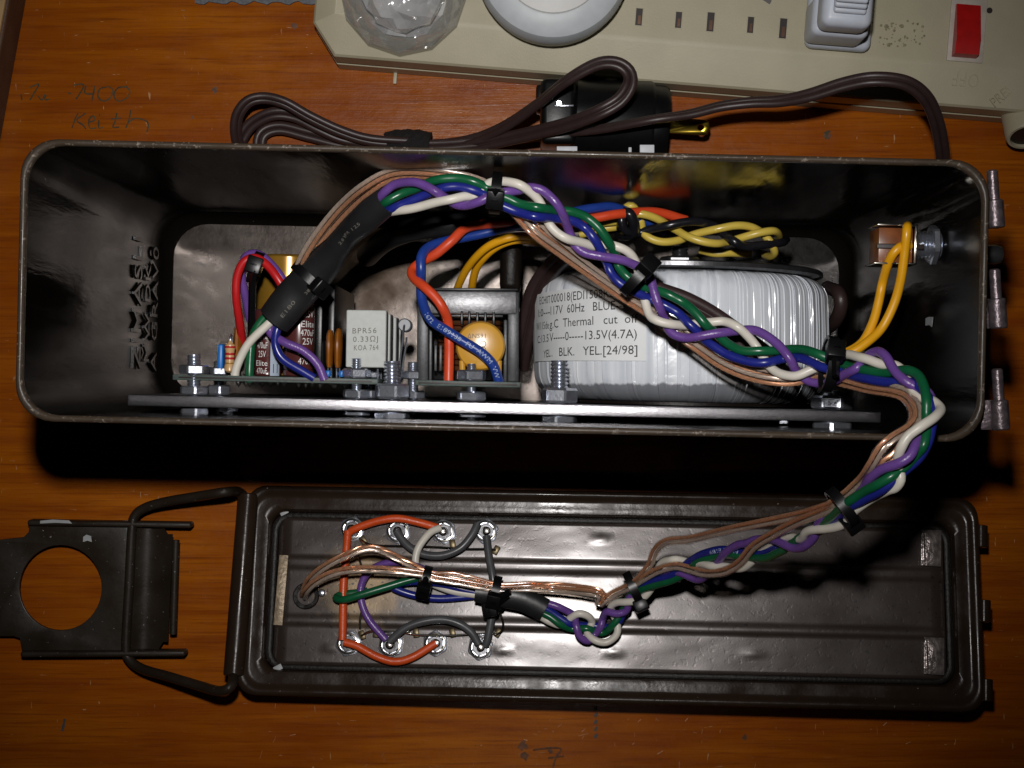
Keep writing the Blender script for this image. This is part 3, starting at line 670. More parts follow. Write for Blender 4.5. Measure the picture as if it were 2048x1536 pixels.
# ================================================================= MIDDLE CIRCUIT BOARD with choke and disc
pcb2 = board("circuit_board", 830, 1041, 16, 118, "middle green circuit board edge-on, carrying the black framed choke coil and amber disc")
zf = 100.0; kf = (H - zf) / F
def frame_bar(x0, y0, x1, y1, za, zb, m, name, bev=0.5):
    a, b = P(x0, y1, zb), P(x1, y0, zb); bm = BM()
    box(bm, V((a.x+b.x)/2, (a.y+b.y)/2, (za+zb)/2), (b.x-a.x, b.y-a.y, zb-za), bev, Matrix.Rotation(math.radians(-0.4), 3, 'Z')); return fin(name, bm, MT[m], pcb2)
frame_bar(836, 576, 1036, 581, 60, 101, "black", "coil_frame", 0.2)
frame_bar(840, 582, 1034, 628, 62, 100, "ferrite", "core_bar", 0.6)
frame_bar(834, 584, 857, 764, 62, 99.4, "bobbin", "core_bar", 0.4)
frame_bar(1015, 584, 1038, 764, 62, 99.4, "bobbin", "core_bar", 0.4)
frame_bar(857.5, 640, 864, 764, 62, 98.5, "bobbin", "coil_frame", 0.2)
frame_bar(1007, 640, 1014.5, 764, 62, 98.5, "bobbin", "coil_frame", 0.2)
frame_bar(866, 629, 1006, 634, 62, 97, "bobbin", "coil_frame", 0.2)
for x0 in (868, 878): frame_bar(x0, 690, x0 + 6, 742, 70, 94, "bobbin", "coil_frame", 0.2)
for px in (921, 936, 952, 968, 985): frame_bar(px, 622 + (2 if px > 940 else 0), px + 5, 650, 74, 100.6, "black", "bobbin_rib", 0.15)
frame_bar(866, 640, 1006, 760, 58, 80, "black", "coil_frame", 0.2)
# winding: copper turns
bm = BM()
for k in range(9):
    yy = P(0, 640, 92).y - 1.0 - k * 2.0; xa, xb = P(878, 0, 92).x, P(1000, 0, 92).x
    tube(bm, spline([V(xa, yy, 82), V(xa, yy, 89), V(xa + 2.5, yy, 92), V(xb - 2.5, yy, 92), V(xb, yy, 89), V(xb, yy, 82)], 1.2), 0.95, 8)
fin("copper_winding", bm, mat("enamelled_copper", (0.30, 0.12, 0.05), 0.28, 0.9), pcb2)
# amber disc
dc = P(961, 692, 108); bm = BM()
lathe(bm, [(-2.2, 0), (-2.1, 5), (-1.5, 7.6), (-0.4, 8.5), (0.5, 8.5), (1.5, 7.8), (2.1, 5.5), (2.3, 0)], dc, V(0, 0, 1), 40)
disc = fin("disc_varistor", bm, MT["disc"], pcb2)
bm = BM()
for s in (-1, 1): tube(bm, spline([dc + V(6.3*s, -5.0, 0), dc + V(6.2*s, -8.6, -0.2), dc + V(6.2*s, -14, -0.4)], 1), [1.5, 1.35, 1.2, 1.1, 1.05, 1.0, 0.95, 0.9, 0.9, 0.9, 0.9, 0.9, 0.9, 0.9, 0.9, 0.9][:99] if False else 1.1, 10)
fin("coated_lead", bm, MT["disc"], disc)
bm = BM(); text_plane(bm, "ΔNS91", 6.2, 1.5, P(935, 676, 110.25), V(1, 0.0, 0), V(0, 1, 0), 1.1); fin("print", bm, MT["ink"], disc, 0)
bm = BM()
for (px, py) in ((966, 688), (966, 700), (942, 687)):
    lathe(bm, [(0, 0.85), (0.03, 0.85), (0.03, 1.1), (0, 1.1)], P(px, py, 110.25), V(0, 0, 1), 14)
fin("print", bm, MT["ink"], disc, 0)

# ================================================================= TOROIDAL TRANSFORMER
TX, TZ, TR = 62.5, 61.5, 54.0; TY0, TY1 = -5.0, 41.0
tor = thing("toroidal_transformer", (TX, 18, 5), "large white taped toroidal transformer lying behind the plate with a printed paper label", "transformer")
def tor_p(a, y, r): return V(TX + math.sin(a) * r, 0, TZ + math.cos(a) * r) + V(0, y - math.tan(math.radians(1.3)) * (math.sin(a) * r + TX - CC.x), 0)
bm = BM()
angs = []; a = -math.pi
while a < math.pi - 0.02:
    wd = random.choice((0.018, 0.026, 0.034, 0.045, 0.06)); lift = random.uniform(0.05, 0.36)
    angs.append((a, lift)); angs.append((min(math.pi, a + wd*0.6), lift*0.55)); angs.append((min(math.pi, a + wd - 0.004), 0.0)); a += wd
W2 = (TY1 - TY0)
prof = []
for k in range(9):
    t = math.pi/2 * k / 8; prof.append((TY0 + 10 - 10*math.cos(t), -10 + 10*math.sin(t)))
for k in range(1, 5): prof.append((TY0 + 10 + (W2 - 18)*k/5, 0.35*math.sin(math.pi*k/5)))
for k in range(9):
    t = math.pi/2 * k / 8; prof.append((TY1 - 8 + 8*math.sin(t), -8 + 8*math.cos(t)))
rings = []
for (aa, lift) in angs:
    j = random.uniform(-0.12, 0.12); tw = random.uniform(-0.006, 0.006)
    rings.append([bm.verts.new(tor_p(aa + tw*((y - 18)/23), y, TR + dr + lift + j*0.5)) for y, dr in [(TY0+0.2, -30)] + prof + [(TY1-0.2, -30)]])
for A, B in zip(rings, rings[1:] + rings[:1]):
    for i in range(len(A) - 1): bm.faces.new((A[i], B[i], B[i+1], A[i+1]))
fin("taped_winding", bm, MT["tape"], tor, 22)
bm = BM()
for (y0, y1, rr, nm) in ((41.2, 43.6, 52.5, 0),):
    base = tor_p(0, y0, 0); base.z = TZ
    lathe(bm, [(0, 0), (0, rr-1), (0.5, rr), (y1-y0-0.5, rr), (y1-y0, rr-0.8), (y1-y0, 0)], V(TX, y0 - 1.4, TZ), YAX, 72)
fin("clamp_disc", bm, MT["darkmetal"], tor)
bm = BM(); lathe(bm, [(0, 0), (0, 51), (1.0, 51), (1.0, 0)], V(TX, -7.4, TZ), YAX, 60); fin("rubber_pad", bm, MT["gasket"], tor)
bm = BM(); hexnut(bm, V(TX, 42.4, TZ), YAX, 13, 5.0, 0, 0.1); thread(bm, V(TX, 47, TZ), V(TX + 0.1, 51, TZ), 3.2, 1.3); fin("centre_bolt", bm, MT["darkmetal"], tor, 20)
# wrapped paper label: located by sight lines, laid out by arc length
def tor_hit(px, py, r):
    d = ray(px, py); ox, oz = CAM.x - TX, CAM.z - TZ
    A = d.x*d.x + d.z*d.z; B = 2*(ox*d.x + oz*d.z); Cc = ox*ox + oz*oz - r*r; D = B*B - 4*A*Cc
    if D < 0: D = 0.0
    t = (-B - math.sqrt(D)) / (2*A); q = CAM + d*t
    aa = math.atan2(q.x - TX, q.z - TZ); return aa, q.y + math.tan(math.radians(1.3)) * (math.sin(aa)*r + TX - CC.x)
RL = TR + 0.95
a1, y1 = tor_hit(1292, 566, RL); a2, y2 = tor_hit(1296, 722, RL); a0_, y0_ = tor_hit(1106, 582, RL); a3_, y3_ = tor_hit(1102, 722, RL)
aL = a0_ - 0.33
bm = BM(); NX, NY = 26, 4; g = []
sl_t = (y1 - y0_) / (a1 - a0_); sl_b = (y2 - y3_) / (a2 - a3_)
for i in range(NX + 1):
    aa = aL + (a1 - aL) * i / NX; yt = y0_ + sl_t * (aa - a0_); yb = y3_ + sl_b * (aa - a3_)
    g.append([bm.verts.new(tor_p(aa, yb + (yt - yb) * j / NY, RL + 0.06*math.sin(aa*90))) for j in range(NY + 1)])
for i in range(NX):
    for j in range(NY): bm.faces.new((g[i][j], g[i+1][j], g[i+1][j+1], g[i][j+1]))
lab = fin("paper_label", bm, MT["label"], tor, 60)
def tor_text(body, pxa, pya, pxb, pyb, hpx):
    aa, ya = tor_hit(pxa, pya, RL); ab, yb = tor_hit(pxb, pyb, RL); hh = hpx * (H - 114) / F
    bm = BM(); ln = (ab - aa) * RL
    text_map(bm, body, ln, hh, lambda x, y, z: tor_p(aa + x / RL, ya + (yb - ya) * x / ln + y, RL + 0.16))
    fin("print", bm, MT["blackink"], lab, 0)
tor_text("000018(EDI1508R2-311", 1103, 606, 1262, 592, 18)
tor_text("117V  60Hz   BLUE-----", 1102, 630, 1266, 617, 18)
tor_text("g.C  Thermal   cut  off", 1100, 657, 1276, 645, 18)
tor_text("V-----0-----13.5V(4.7A)", 1100, 683, 1274, 676, 18)
tor_text(".   BLK.   YEL.[24/98]", 1104, 713, 1275, 708, 18)
tor_text("E:CH0T", 1080, 609, 1101.5, 606, 16)
tor_text("I:0---", 1078, 634, 1100.5, 630, 16)
tor_text("W/115de", 1074, 661, 1098.5, 657, 16)
tor_text("C:13.5", 1076, 687, 1098, 683, 16)
tor_text("YEL", 1088, 716, 1102, 713, 16)

# ================================================================= WIRES IN THE CAN
CL = [(469, 757, 116), (500, 700, 117), (548, 641, 118), (622, 556, 122), (680, 490, 130), (773, 402, 145), (870, 380, 152), (990, 385, 155), (1080, 420, 156), (1150, 470, 150), (1220, 520, 146), (1280, 565, 144), (1340, 630, 144),
      (1420, 665, 146), (1500, 700, 150), (1590, 730, 156), (1660, 725, 164), (1730, 735, 177), (1800, 750, 189), (1850, 790, 198), (1860, 840, 204), (1830, 890, 206), (1790, 930, 204),
      (1760, 970, 199), (1690, 1010, 184), (1620, 1060, 158), (1540, 1090, 128), (1450, 1115, 98), (1380, 1130, 76), (1290, 1165, 54), (1240, 1200, 42), (1200, 1250, 35), (1150, 1245, 34), (1090, 1220, 34), (1010, 1195, 34), (900, 1170, 34)]
def zbase(px, py):
    best = None
    for (x0, y0, z0), (x1, y1, z1) in zip(CL, CL[1:]):
        dx, dy = x1-x0, y1-y0; t = max(0, min(1, ((px-x0)*dx + (py-y0)*dy) / (dx*dx + dy*dy)))
        d = (px-x0-t*dx)**2 + (py-y0-t*dy)**2
        if best is None or d < best[0]: best = (d, z0 + t*(z1-z0))
    return best[1]
def tr(pts, dz=0.0): return [P(p[0], p[1], zbase(p[0], p[1]) + dz + (1.75*p[2] if len(p) > 2 else 0.0)) for p in pts]
RW = 1.46
har = thing("wire_harness", P(1200, 560, 5), "long braided wire harness in white, purple, green and blue from can to lid", "wire harness")
WHITE_A = [(469, 760), (474, 732), (498, 686), (541, 644), (560, 622, -1)]
GREEN_A = [(500, 764), (499, 740), (504, 680, -1), (516, 652, -1), (534, 630, -1), (556, 612, -1)]
BLUE_A = [(629, 757), (606, 743), (566, 718), (551, 690), (554, 660), (566, 636, -1)]
PURP_A = [(649, 760), (635, 728), (606, 701), (568, 684), (540, 664, -1), (552, 640, -1)]
WHITE_B = [(765, 424, -1), (805, 420, 0), (844, 412), (893, 400, 1), (928, 392, 0), (946, 392, -1), (964, 380, -1), (981, 367, -1), (1009, 364, 0), (1037, 369, 1), (1060, 384, 0), (1078, 403, -1), (1090, 428, -1), (1098, 448, -1), (1113, 466, 0),
    (1134, 478, 1), (1164, 485, 0), (1187, 492, -1), (1212, 490, -1), (1234, 494, 0), (1255, 503, 0), (1270, 522, -1), (1282, 560, -1), (1288, 595, -1), (1298, 628, 0), (1313, 640, 1), (1341, 648, 1), (1370, 650, -1), (1396, 646, -1), (1421, 644, 0), (1448, 643, 0),
    (1473, 654, 1), (1493, 671, 0), (1512, 693, -1), (1526, 716, -1), (1540, 735, -1), (1561, 748, 0), (1591, 751, 1), (1617, 741, 0), (1637, 733, -1), (1662, 717, -1), (1695, 709, 0), (1725, 717, 1), (1764, 729, 0), (1793, 732, -1), (1815, 752, -1), (1828, 788, -1.5), (1848, 800, -2),
    (1868, 803, -1), (1881, 817, 0), (1871, 834, 1.5), (1842, 852, 2), (1816, 871, 1), (1803, 893, 1), (1796, 915, 0), (1799, 940, -1), (1801, 960, 0), (1791, 975, 0), (1772, 981, -1), (1740, 998, -1.6), (1709, 1022, -1), (1694, 1042, 0), (1668, 1055, 1), (1634, 1058, 1), (1612, 1064, 0.6),
    (1601, 1078, -1), (1570, 1076, -2), (1530, 1094, -2), (1489, 1134, -1), (1448, 1134, 0), (1420, 1132, 1), (1400, 1127, 0), (1385, 1127, -1), (1362, 1121, -1), (1344, 1120, 0), (1322, 1128, -1), (1305, 1170, -1.5), (1290, 1192, 0), (1275, 1201, 0.5), (1252, 1204, 1), (1232, 1206, 0), (1222, 1216, -1), (1232, 1240, -1),
    (1236, 1258, 0), (1231, 1273, 1), (1212, 1285, 1), (1190, 1280, 1), (1174, 1266, 0), (1182, 1250, -1), (1184, 1242, -1), (1175, 1232, 0.5), (1158, 1227, 1), (1142, 1235, 0), (1122, 1250, -1.5), (1100, 1244, -1), (1086, 1236, -1), (1070, 1225)]
GREEN_B = [(765, 408, -1), (778, 400, 0), (805, 386, -1), (835, 376, -1), (873, 361, 0), (912, 357, 0), (948, 363, 0), (977, 378, -1), (1000, 392, 0), (1017, 398, 0), (1041, 408, 0), (1076, 416, 1), (1111, 420, -1), (1144, 423, -0.5), (1173, 435, 0), (1199, 457, 1), (1216, 484, 1), (1228, 507, -1), (1237, 532, -1),
    (1254, 552, 0), (1281, 572, 0), (1310, 581, -1), (1337, 589, 0), (1366, 605, 0), (1391, 626, 1), (1411, 648, 1), (1426, 663, -1), (1454, 687, 0), (1483, 701, 1), (1522, 703, 1), (1561, 701, -1), (1582, 699, -0.5), (1607, 700, 0), (1637, 709, 1), (1664, 721, 0), (1691, 731, -0.5), (1730, 741, 0), (1773, 746, -0.5),
    (1795, 742, -0.5), (1815, 740, 1), (1836, 751, 1), (1849, 776, 1.2), (1853, 805, 1), (1853, 830, -0.5), (1853, 860, -0.6), (1848, 889, 0), (1836, 906, -1), (1815, 930, -1.5), (1795, 946, -0.5), (1782, 954, 0.5), (1756, 967, 1), (1727, 983, 1), (1692, 1006, 0.6), (1664, 1032, 0), (1630, 1058, -1), (1595, 1080, -1), (1556, 1105, 0), (1525, 1116, 0),
    (1495, 1113, -1), (1468, 1110, -0.5), (1440, 1112, -1), (1410, 1119, 0), (1390, 1128, 0), (1372, 1145, -0.5), (1350, 1158, 0), (1314, 1169, 0.5), (1285, 1178, 0.5), (1260, 1192, -1), (1244, 1222, -1.2), (1228, 1248, 0), (1209, 1264, -1), (1190, 1262, -0.8), (1174, 1257, 0), (1142, 1257, -0.6), (1119, 1248, 0.6), (1100, 1233, 0.5), (1078, 1222)]
BLUE_B = [(768, 424, -1), (787, 416, 0), (815, 404, -0.5), (848, 390, -1), (883, 377, 0), (916, 373, 0), (945, 380, 0), (971, 391, -1), (990, 404, 0), (1009, 413, 0), (1037, 424, 0), (1072, 433, 1), (1111, 437, -1), (1144, 442, -0.5), (1170, 455, 0), (1187, 474, 1), (1203, 502, 0.5), (1214, 524, -1), (1222, 544, -1), (1240, 566, 0), (1277, 588, 0),
    (1300, 598, -1), (1327, 609, 0), (1356, 626, 0), (1376, 646, 1), (1395, 663, 0.5), (1406, 676, -1), (1421, 688, 0), (1454, 710, 0.5), (1493, 722, 1), (1532, 724, 1), (1565, 718, -1), (1588, 716, -0.5), (1609, 719, 0), (1641, 733, 1), (1676, 743, 0), (1700, 750, -1), (1730, 757, 0), (1754, 762, 0), (1789, 764, -0.5), (1822, 766, -1), (1850, 785, -1), (1861, 815, -0.8), (1863, 850, -1), (1856, 885, -1),
    (1840, 915, -1.6), (1812, 940, -2), (1787, 960, 0), (1768, 977, 0.4), (1733, 997, 0.4), (1705, 1012, 0), (1675, 1034, -0.6), (1640, 1060, -1.6), (1590, 1086, -1.8), (1550, 1098, -1.6), (1510, 1104, -1.6), (1474, 1103, -1), (1449, 1099, -0.6), (1425, 1102, 0), (1400, 1110, 0), (1378, 1124, -0.4), (1344, 1150, 0), (1305, 1163, 0), (1270, 1180, -1), (1252, 1215, -1.6),
    (1236, 1246, -1), (1216, 1256, -1.6), (1190, 1252, -1.6), (1158, 1250, -1), (1138, 1246, 0), (1115, 1232, 0), (1100, 1222, 0), (1078, 1212)]
PURP_B = [(758, 396, -1), (772, 382, 0), (791, 369, 0), (825, 364, 1), (850, 371, 1), (873, 384, 1), (893, 397, -1), (912, 409, -0.5), (932, 412, 0), (955, 405, 1), (977, 394, 1), (996, 386, 0), (1015, 383, 0), (1037, 380, -1), (1055, 375, -0.5), (1066, 375, 0), (1087, 382, 0), (1111, 404, 1), (1125, 429, 1), (1138, 461, -1), (1150, 488, -0.5), (1169, 505, 0), (1203, 513, 1), (1242, 521, 1), (1268, 530, 0), (1292, 540, 0), (1302, 558, 0.5),
    (1309, 585, 1), (1319, 613, 1), (1329, 636, -1), (1341, 664, -0.5), (1366, 675, 0), (1405, 671, 1), (1444, 666, 0.5), (1480, 661, -1), (1509, 661, 0), (1536, 673, 0.5), (1561, 695, 1), (1581, 720, 1), (1594, 745, -1), (1620, 764, -1.4), (1660, 766, -1), (1691, 749, 0.6), (1713, 737, 1), (1727, 722, -1), (1740, 709, -0.5), (1756, 703, 0.4), (1771, 713, 1), (1789, 741, 1), (1809, 760, 0.6), (1832, 774, -1), (1852, 782, -1), (1862, 800, -2.4), (1856, 840, -2.4), (1838, 875, -1),
    (1829, 893, 0), (1818, 913, 1), (1795, 927, 1), (1766, 937, 0.4), (1743, 953, 0), (1727, 972, -1), (1705, 996, -1.5), (1670, 1020, -1.6), (1645, 1036, -0.5), (1636, 1050, -0.5), (1628, 1074, 0), (1612, 1091, 0.6), (1592, 1096, 0.8), (1568, 1088, 0.6), (1540, 1078, -0.4), (1515, 1080, 0), (1497, 1085, 0.6), (1474, 1090, 1), (1452, 1104, 1), (1437, 1122, 0), (1425, 1140, -1), (1400, 1160, -1), (1383, 1156, 0), (1363, 1146, 0), (1338, 1146, -1), (1300, 1176, -1.5),
    (1262, 1192, -0.4), (1254, 1220, 0.4), (1234, 1228, 1), (1214, 1224, 0.5), (1206, 1236, -1), (1202, 1252, 0), (1190, 1268, -0.5), (1176, 1282, 0.5), (1160, 1273, 1), (1153, 1250, 1), (1148, 1232, -1), (1123, 1216, 0), (1101, 1208, 0), (1082, 1204)]
for nm, A, B, m in (("white", WHITE_A, WHITE_B, "white"), ("green", GREEN_A, GREEN_B, "green"), ("blue", BLUE_A, BLUE_B, "blue"), ("purple", PURP_A, PURP_B, "purple")):
    bm = BM(); tube(bm, spline(tr(A), 0.9), RW, 12)
    fin("insulated_wire", bm, MT[m], har, label=nm + " wire end below the long sleeve")
    pth = spline(tr(B), 0.9); pth = [q + V(mnoise.noise(q*0.11 + V(5*RW, 0, len(nm))), mnoise.noise(q*0.11 + V(0, 31, len(nm))), 0)*0.35 for q in pth]
    bm = BM(); tube(bm, pth, [RW*(1 + 0.035*mnoise.noise(q*0.25)) for q in pth], 12)
    fin("insulated_wire", bm, MT[m], har, label=nm + " wire of the braid")
# lettering of the blue braid wire on the lid
bm = BM(); text_on_path(bm, "AWM E1B9", spline(tr([(1510, 1104, -1.6), (1474, 1103, -1), (1449, 1099, -0.6), (1425, 1102, 0), (1400, 1110, 0), (1378, 1124, -0.4)]), 0.9), 8, 18, 1.3, RW + 0.02); fin("print", bm, MT["blueprint"], har, 0)
# heat-shrink sleeves
def sleeve(pts, name="heat_shrink_sleeve"):
    path = spline([P(x, y, z) for x, y, z, r in pts], 1.2)
    m_ = len(pts); rr = []
    for i in range(len(path)):
        f = i / (len(path) - 1) * (m_ - 1); k = min(m_ - 2, int(f)); rr.append(pts[k][3] + (pts[k+1][3] - pts[k][3]) * (f - k))
    bm = BM(); tube(bm, path, rr, 24, False, flat=0.62)
    for v in bm.verts:
        pass
    t = BM(); rr2 = [max(0.5, r - 0.5) for r in rr]; tube(t, path, rr2, 24, False, flat=0.62)
    for f in t.faces: f.normal_flip()
    merge(bm, t); bm.verts.ensure_lookup_table(); nv = len(path) * 24
    for off, rev in ((0, False), (len(path) - 1, True)):
        for k in range(24):
            j = (k + 1) % 24; a, b_, c, d = bm.verts[off*24 + k], bm.verts[off*24 + j], bm.verts[nv + off*24 + j], bm.verts[nv + off*24 + k]
            bm.faces.new((a, b_, c, d) if not rev else (d, c, b_, a))
    return fin(name, bm, MT["sleeve"], har, 55), path, rr
sl, slp, slr = sleeve([(548, 641, 120, 5.9), (575, 608, 121, 6.3), (600, 580, 122, 6.4), (622, 556, 124, 6.2), (652, 522, 127, 5.7), (676, 492, 131, 4.5), (700, 464, 135, 4.2), (720, 446, 139, 4.6), (745, 424, 142, 4.9), (773, 402, 145, 4.6)])
def sleeve_text(body, i0, ln, hh, off):
    bm = BM()
    def fn(x, y, z):
        s = x; i = i0
        while i < len(slp) - 2 and s > (slp[i+1]-slp[i]).length: s -= (slp[i+1]-slp[i]).length; i += 1
        t = (slp[i+1] - slp[i]).normalized(); u = V(0, 0, 1) - t*t.z; u.normalize(); sd = u.cross(t); a = (y + off) / slr[i]
        q = (u*math.cos(a) + sd*math.sin(a)) * (slr[i] + 0.1); q.z *= 0.66
        return slp[i] + t*s + q
    text_map(bm, body, ln, hh, fn); fin("print", bm, MT["ink"], sl, 0)
sleeve_text("E180", 3, 7.0, 1.3, -2.4); sleeve_text("38 C(U", 13, 7.0, 1.1, -3.4); sleeve_text("2.0 YFR 125", 30, 12, 1.0, -1.0)
sl2, _, _ = sleeve([(950, 1186, 34, 3.4), (985, 1190, 34, 4.2), (1013, 1193, 35, 4.6), (1045, 1199, 35, 4.7), (1068, 1209, 35, 4.7), (1089, 1220, 35, 4.6)])
# cable ties
def tie(px, py, z, dpx, dpy, r, flat=0.8, head=0, tail=None, width=3.2, parent=None):
    c = P(px, py, z); t = V(dpx, -dpy, 0).normalized(); sd = t.cross(V(0, 0, 1)); u = V(0, 0, 1)
    bm = BM(); NN = 28
    loops = []
    for k in range(NN):
        a = 2*math.pi*k/NN; d = sd*math.cos(a) + u*math.sin(a)*flat; dn = d.normalized()
        q = c + d*r
        loops.append([q - t*width/2, q + t*width/2, q + t*width/2 + dn*1.1, q - t*width/2 + dn*1.1])
    loft(bm, loops, close=True)
    o = fin("cable_tie", bm, MT["black"], parent or har, 40)
    a = math.radians(head); d = sd*math.cos(a) + u*math.sin(a)*flat; q = c + d*(r + 1.6)
    Mx = Matrix((t, (u*math.cos(a) - sd*math.sin(a)).normalized(), d.normalized())).transposed()
    bm = BM(); box(bm, q, (5.4, 5.8, 4.6), 0.5, Mx)
    box(bm, q + d.normalized()*1.8, (2.6, 1.0, 1.0), 0.2, Mx)
    hd = fin("tie_head", bm, MT["black"], o, 40)
    if tail:
        bm = BM(); e = Mx @ V(*tail); tube(bm, [q, q + e*0.5, q + e], 1.15, 4); fin("tie_tail", bm, MT["black"], hd, 20)
    return o
tie(622, 558, 123, 64, -74, 6.7, 0.68, head=55)
tie(992, 386, 154, 60, 6, 5.6, 0.85, head=70, tail=(0, 3.2, 2.4))
tie(1277, 552, 154, 55, 50, 6.4, 0.8, head=118)
tie(1658, 728, 167, 60, 8, 7.6, 0.85, head=115, tail=(0, -9, 1))
tie(1684, 1014, 182, -64, 46, 5.4, 0.9, head=210)
tie(1266, 1176, 48, -64, 30, 5.6, 0.85, head=165)
tie(852, 1160, 34, 60, 14, 4.6, 0.8, head=60, tail=(0, 6, 0.5))
tie(990, 1184, 34, 60, 14, 5.4, 0.85, head=70, tail=(5.5, 5.5, 0.5))
tie(985, 1214, 33, 10, 60, 3.2, 0.9, head=80, tail=(-4, 8, 0))
# clear two-core loudspeaker cables
def speaker_cable(pts, label, flip=1, ang=10):
    path = spline(pts, 1.6)
    o = None
    pa, pb = offset_path(path, 0.85*flip, ang), offset_path(path, -0.85*flip, ang)
    bm = BM(); tube(bm, pa, 0.98, 10); tube(bm, pb, 0.98, 10); o = fin("speaker_cable", bm, MT["jacket"], har, label=label)
    bm = BM(); strands(bm, pa, 0.46, 7, 0.24, 16); fin("copper_core", bm, MT["copper"], o, 60)
    bm = BM(); strands(bm, pb, 0.46, 7, 0.24, 16); fin("tinned_core", bm, MT["tinned"], o, 60)
SC1 = [(560, 600, -1), (590, 556, 1), (603, 520, 2), (632, 472, 1), (678, 415, 0), (728, 372, 0), (785, 344, -0.5), (860, 343, -2), (940, 356, -3), (990, 380, -3), (1030, 425, -3), (1070, 468, -2), (1120, 505, -2), (1180, 548, -2), (1240, 590, -2), (1290, 622, -2), (1345, 662, -2), (1395, 697, -2), (1440, 728, -1.5), (1490, 750, -1), (1545, 762, -1), (1595, 762, -1), (1640, 747, -1.4), (1676, 752, -1), (1734, 768, -1), (1790, 777, -1),
       (1816, 788, -1), (1833, 812, -1), (1834, 836, -1.6), (1818, 856, -1), (1785, 876, 0), (1762, 897, 0.4), (1742, 930, 0.4), (1722, 958, 0), (1692, 987, 0), (1668, 1003, 0)]
SC1b = [(1653, 1012, 0.5), (1595, 1030, 1.4), (1536, 1043, 4), (1458, 1059, 6), (1380, 1078, 6), (1334, 1083, 4), (1311, 1101, 2), (1299, 1130, 1), (1275, 1160, 1), (1250, 1176, 0), (1222, 1190, 0), (1203, 1207, 0.4), (1196, 1200, 0.6), (1206, 1188, 1), (1180, 1179, 1), (1119, 1172, 1), (1060, 1170, 1), (1000, 1172, 1), (950, 1160, 1), (905, 1150, 1), (868, 1150, 1)]
SC1c = [(838, 1138, 1), (794, 1115, 1.5), (758, 1099, 2), (728, 1098, 2), (692, 1111, 2), (648, 1134, 1), (618, 1160, -2), (608, 1185, -6)]
SC2 = [(562, 606, -2), (596, 562, 0), (610, 524, 0.6), (642, 478, -1), (690, 422, -2), (738, 380, -2), (790, 352, -2), (860, 350, -3.6), (936, 364, -4), (990, 390, -4), (1042, 420, -4), (1085, 460, -3), (1132, 498, -3), (1190, 544, -3.4), (1248, 585, -3), (1300, 622, -3), (1352, 654, -3.2), (1402, 688, -3), (1452, 718, -3), (1500, 738, -3), (1550, 750, -3), (1600, 756, -3), (1645, 755, -3), (1690, 766, -2.6), (1740, 778, -2), (1790, 786, -2),
       (1812, 797, -2), (1826, 816, -2.4), (1828, 838, -2.4), (1818, 862, -2), (1796, 905, -1.6), (1770, 926, -1), (1748, 945, -1), (1728, 966, -1), (1700, 990, -1), (1672, 1008, -0.6)]
SC2b = [(1653, 1020, 0.6), (1595, 1044, 1.8), (1546, 1069, 2), (1507, 1093, 2.4), (1478, 1126, 2), (1448, 1143, 1.6), (1409, 1146, 1.6), (1378, 1138, 1.6), (1350, 1132, 1.4), (1314, 1142, 1), (1285, 1158, 1), (1262, 1172, 1), (1230, 1186, 1), (1204, 1203, 1.2), (1198, 1208, 1.6), (1202, 1193, 2), (1178, 1185, 2), (1119, 1180, 1.6), (1060, 1176, 1.6), (1000, 1178, 1.4), (950, 1170, 1.4), (905, 1162, 1.4), (868, 1156, 1.4)]
SC2c = [(846, 1148, 1.4), (780, 1140, 1.6), (706, 1139, 1.2), (662, 1148, 0.6), (628, 1166, -1), (612, 1182, -3), (606, 1194, -7)]
speaker_cable(tr(SC1 + SC1b + SC1c), "clear copper loudspeaker cable arching above the lid", 1, 12)
speaker_cable(tr(SC2 + SC2b + SC2c), "clear copper loudspeaker cable lying along the braid", 1, -12)

# red and purple tails from the back of the left board
lw = thing("twin_lead", BP(480, 5, 60), "red and purple twin lead bent over beside the gold capacitor, held by a black tie", "wire")
bm = BM(); tube(bm, spline([P(487, 700, 95), P(480, 650, 103), P(473, 600, 108), (P(474, 555, 110)), P(488, 524, 111), P(512, 516, 111), P(536, 532, 112), P(556, 558, 113), P(575, 590, 112)], 1), RW, 12); fin("insulated_wire", bm, MT["crimson"], lw, label="red wire")
bm = BM(); tube(bm, spline([P(500, 640, 96), P(490, 590, 101), P(483, 545, 104), P(490, 516, 106), P(505, 507, 107), P(524, 512, 107.5), P(548, 535, 108), P(566, 560, 108), P(580, 590, 107)], 1), RW, 12); fin("insulated_wire", bm, MT["purple"], lw, label="purple wire")
tie(512, 536, 108, 60, 20, 4.6, 0.7, head=95, parent=lw)
bm = BM(); tube(bm, spline([P(512, 540, 114), P(505, 560, 112), P(503, 620, 106), P(502, 700, 98)], 1.5), 1.3, 4); fin("tie_tail", bm, MT["black"], lw, 20)

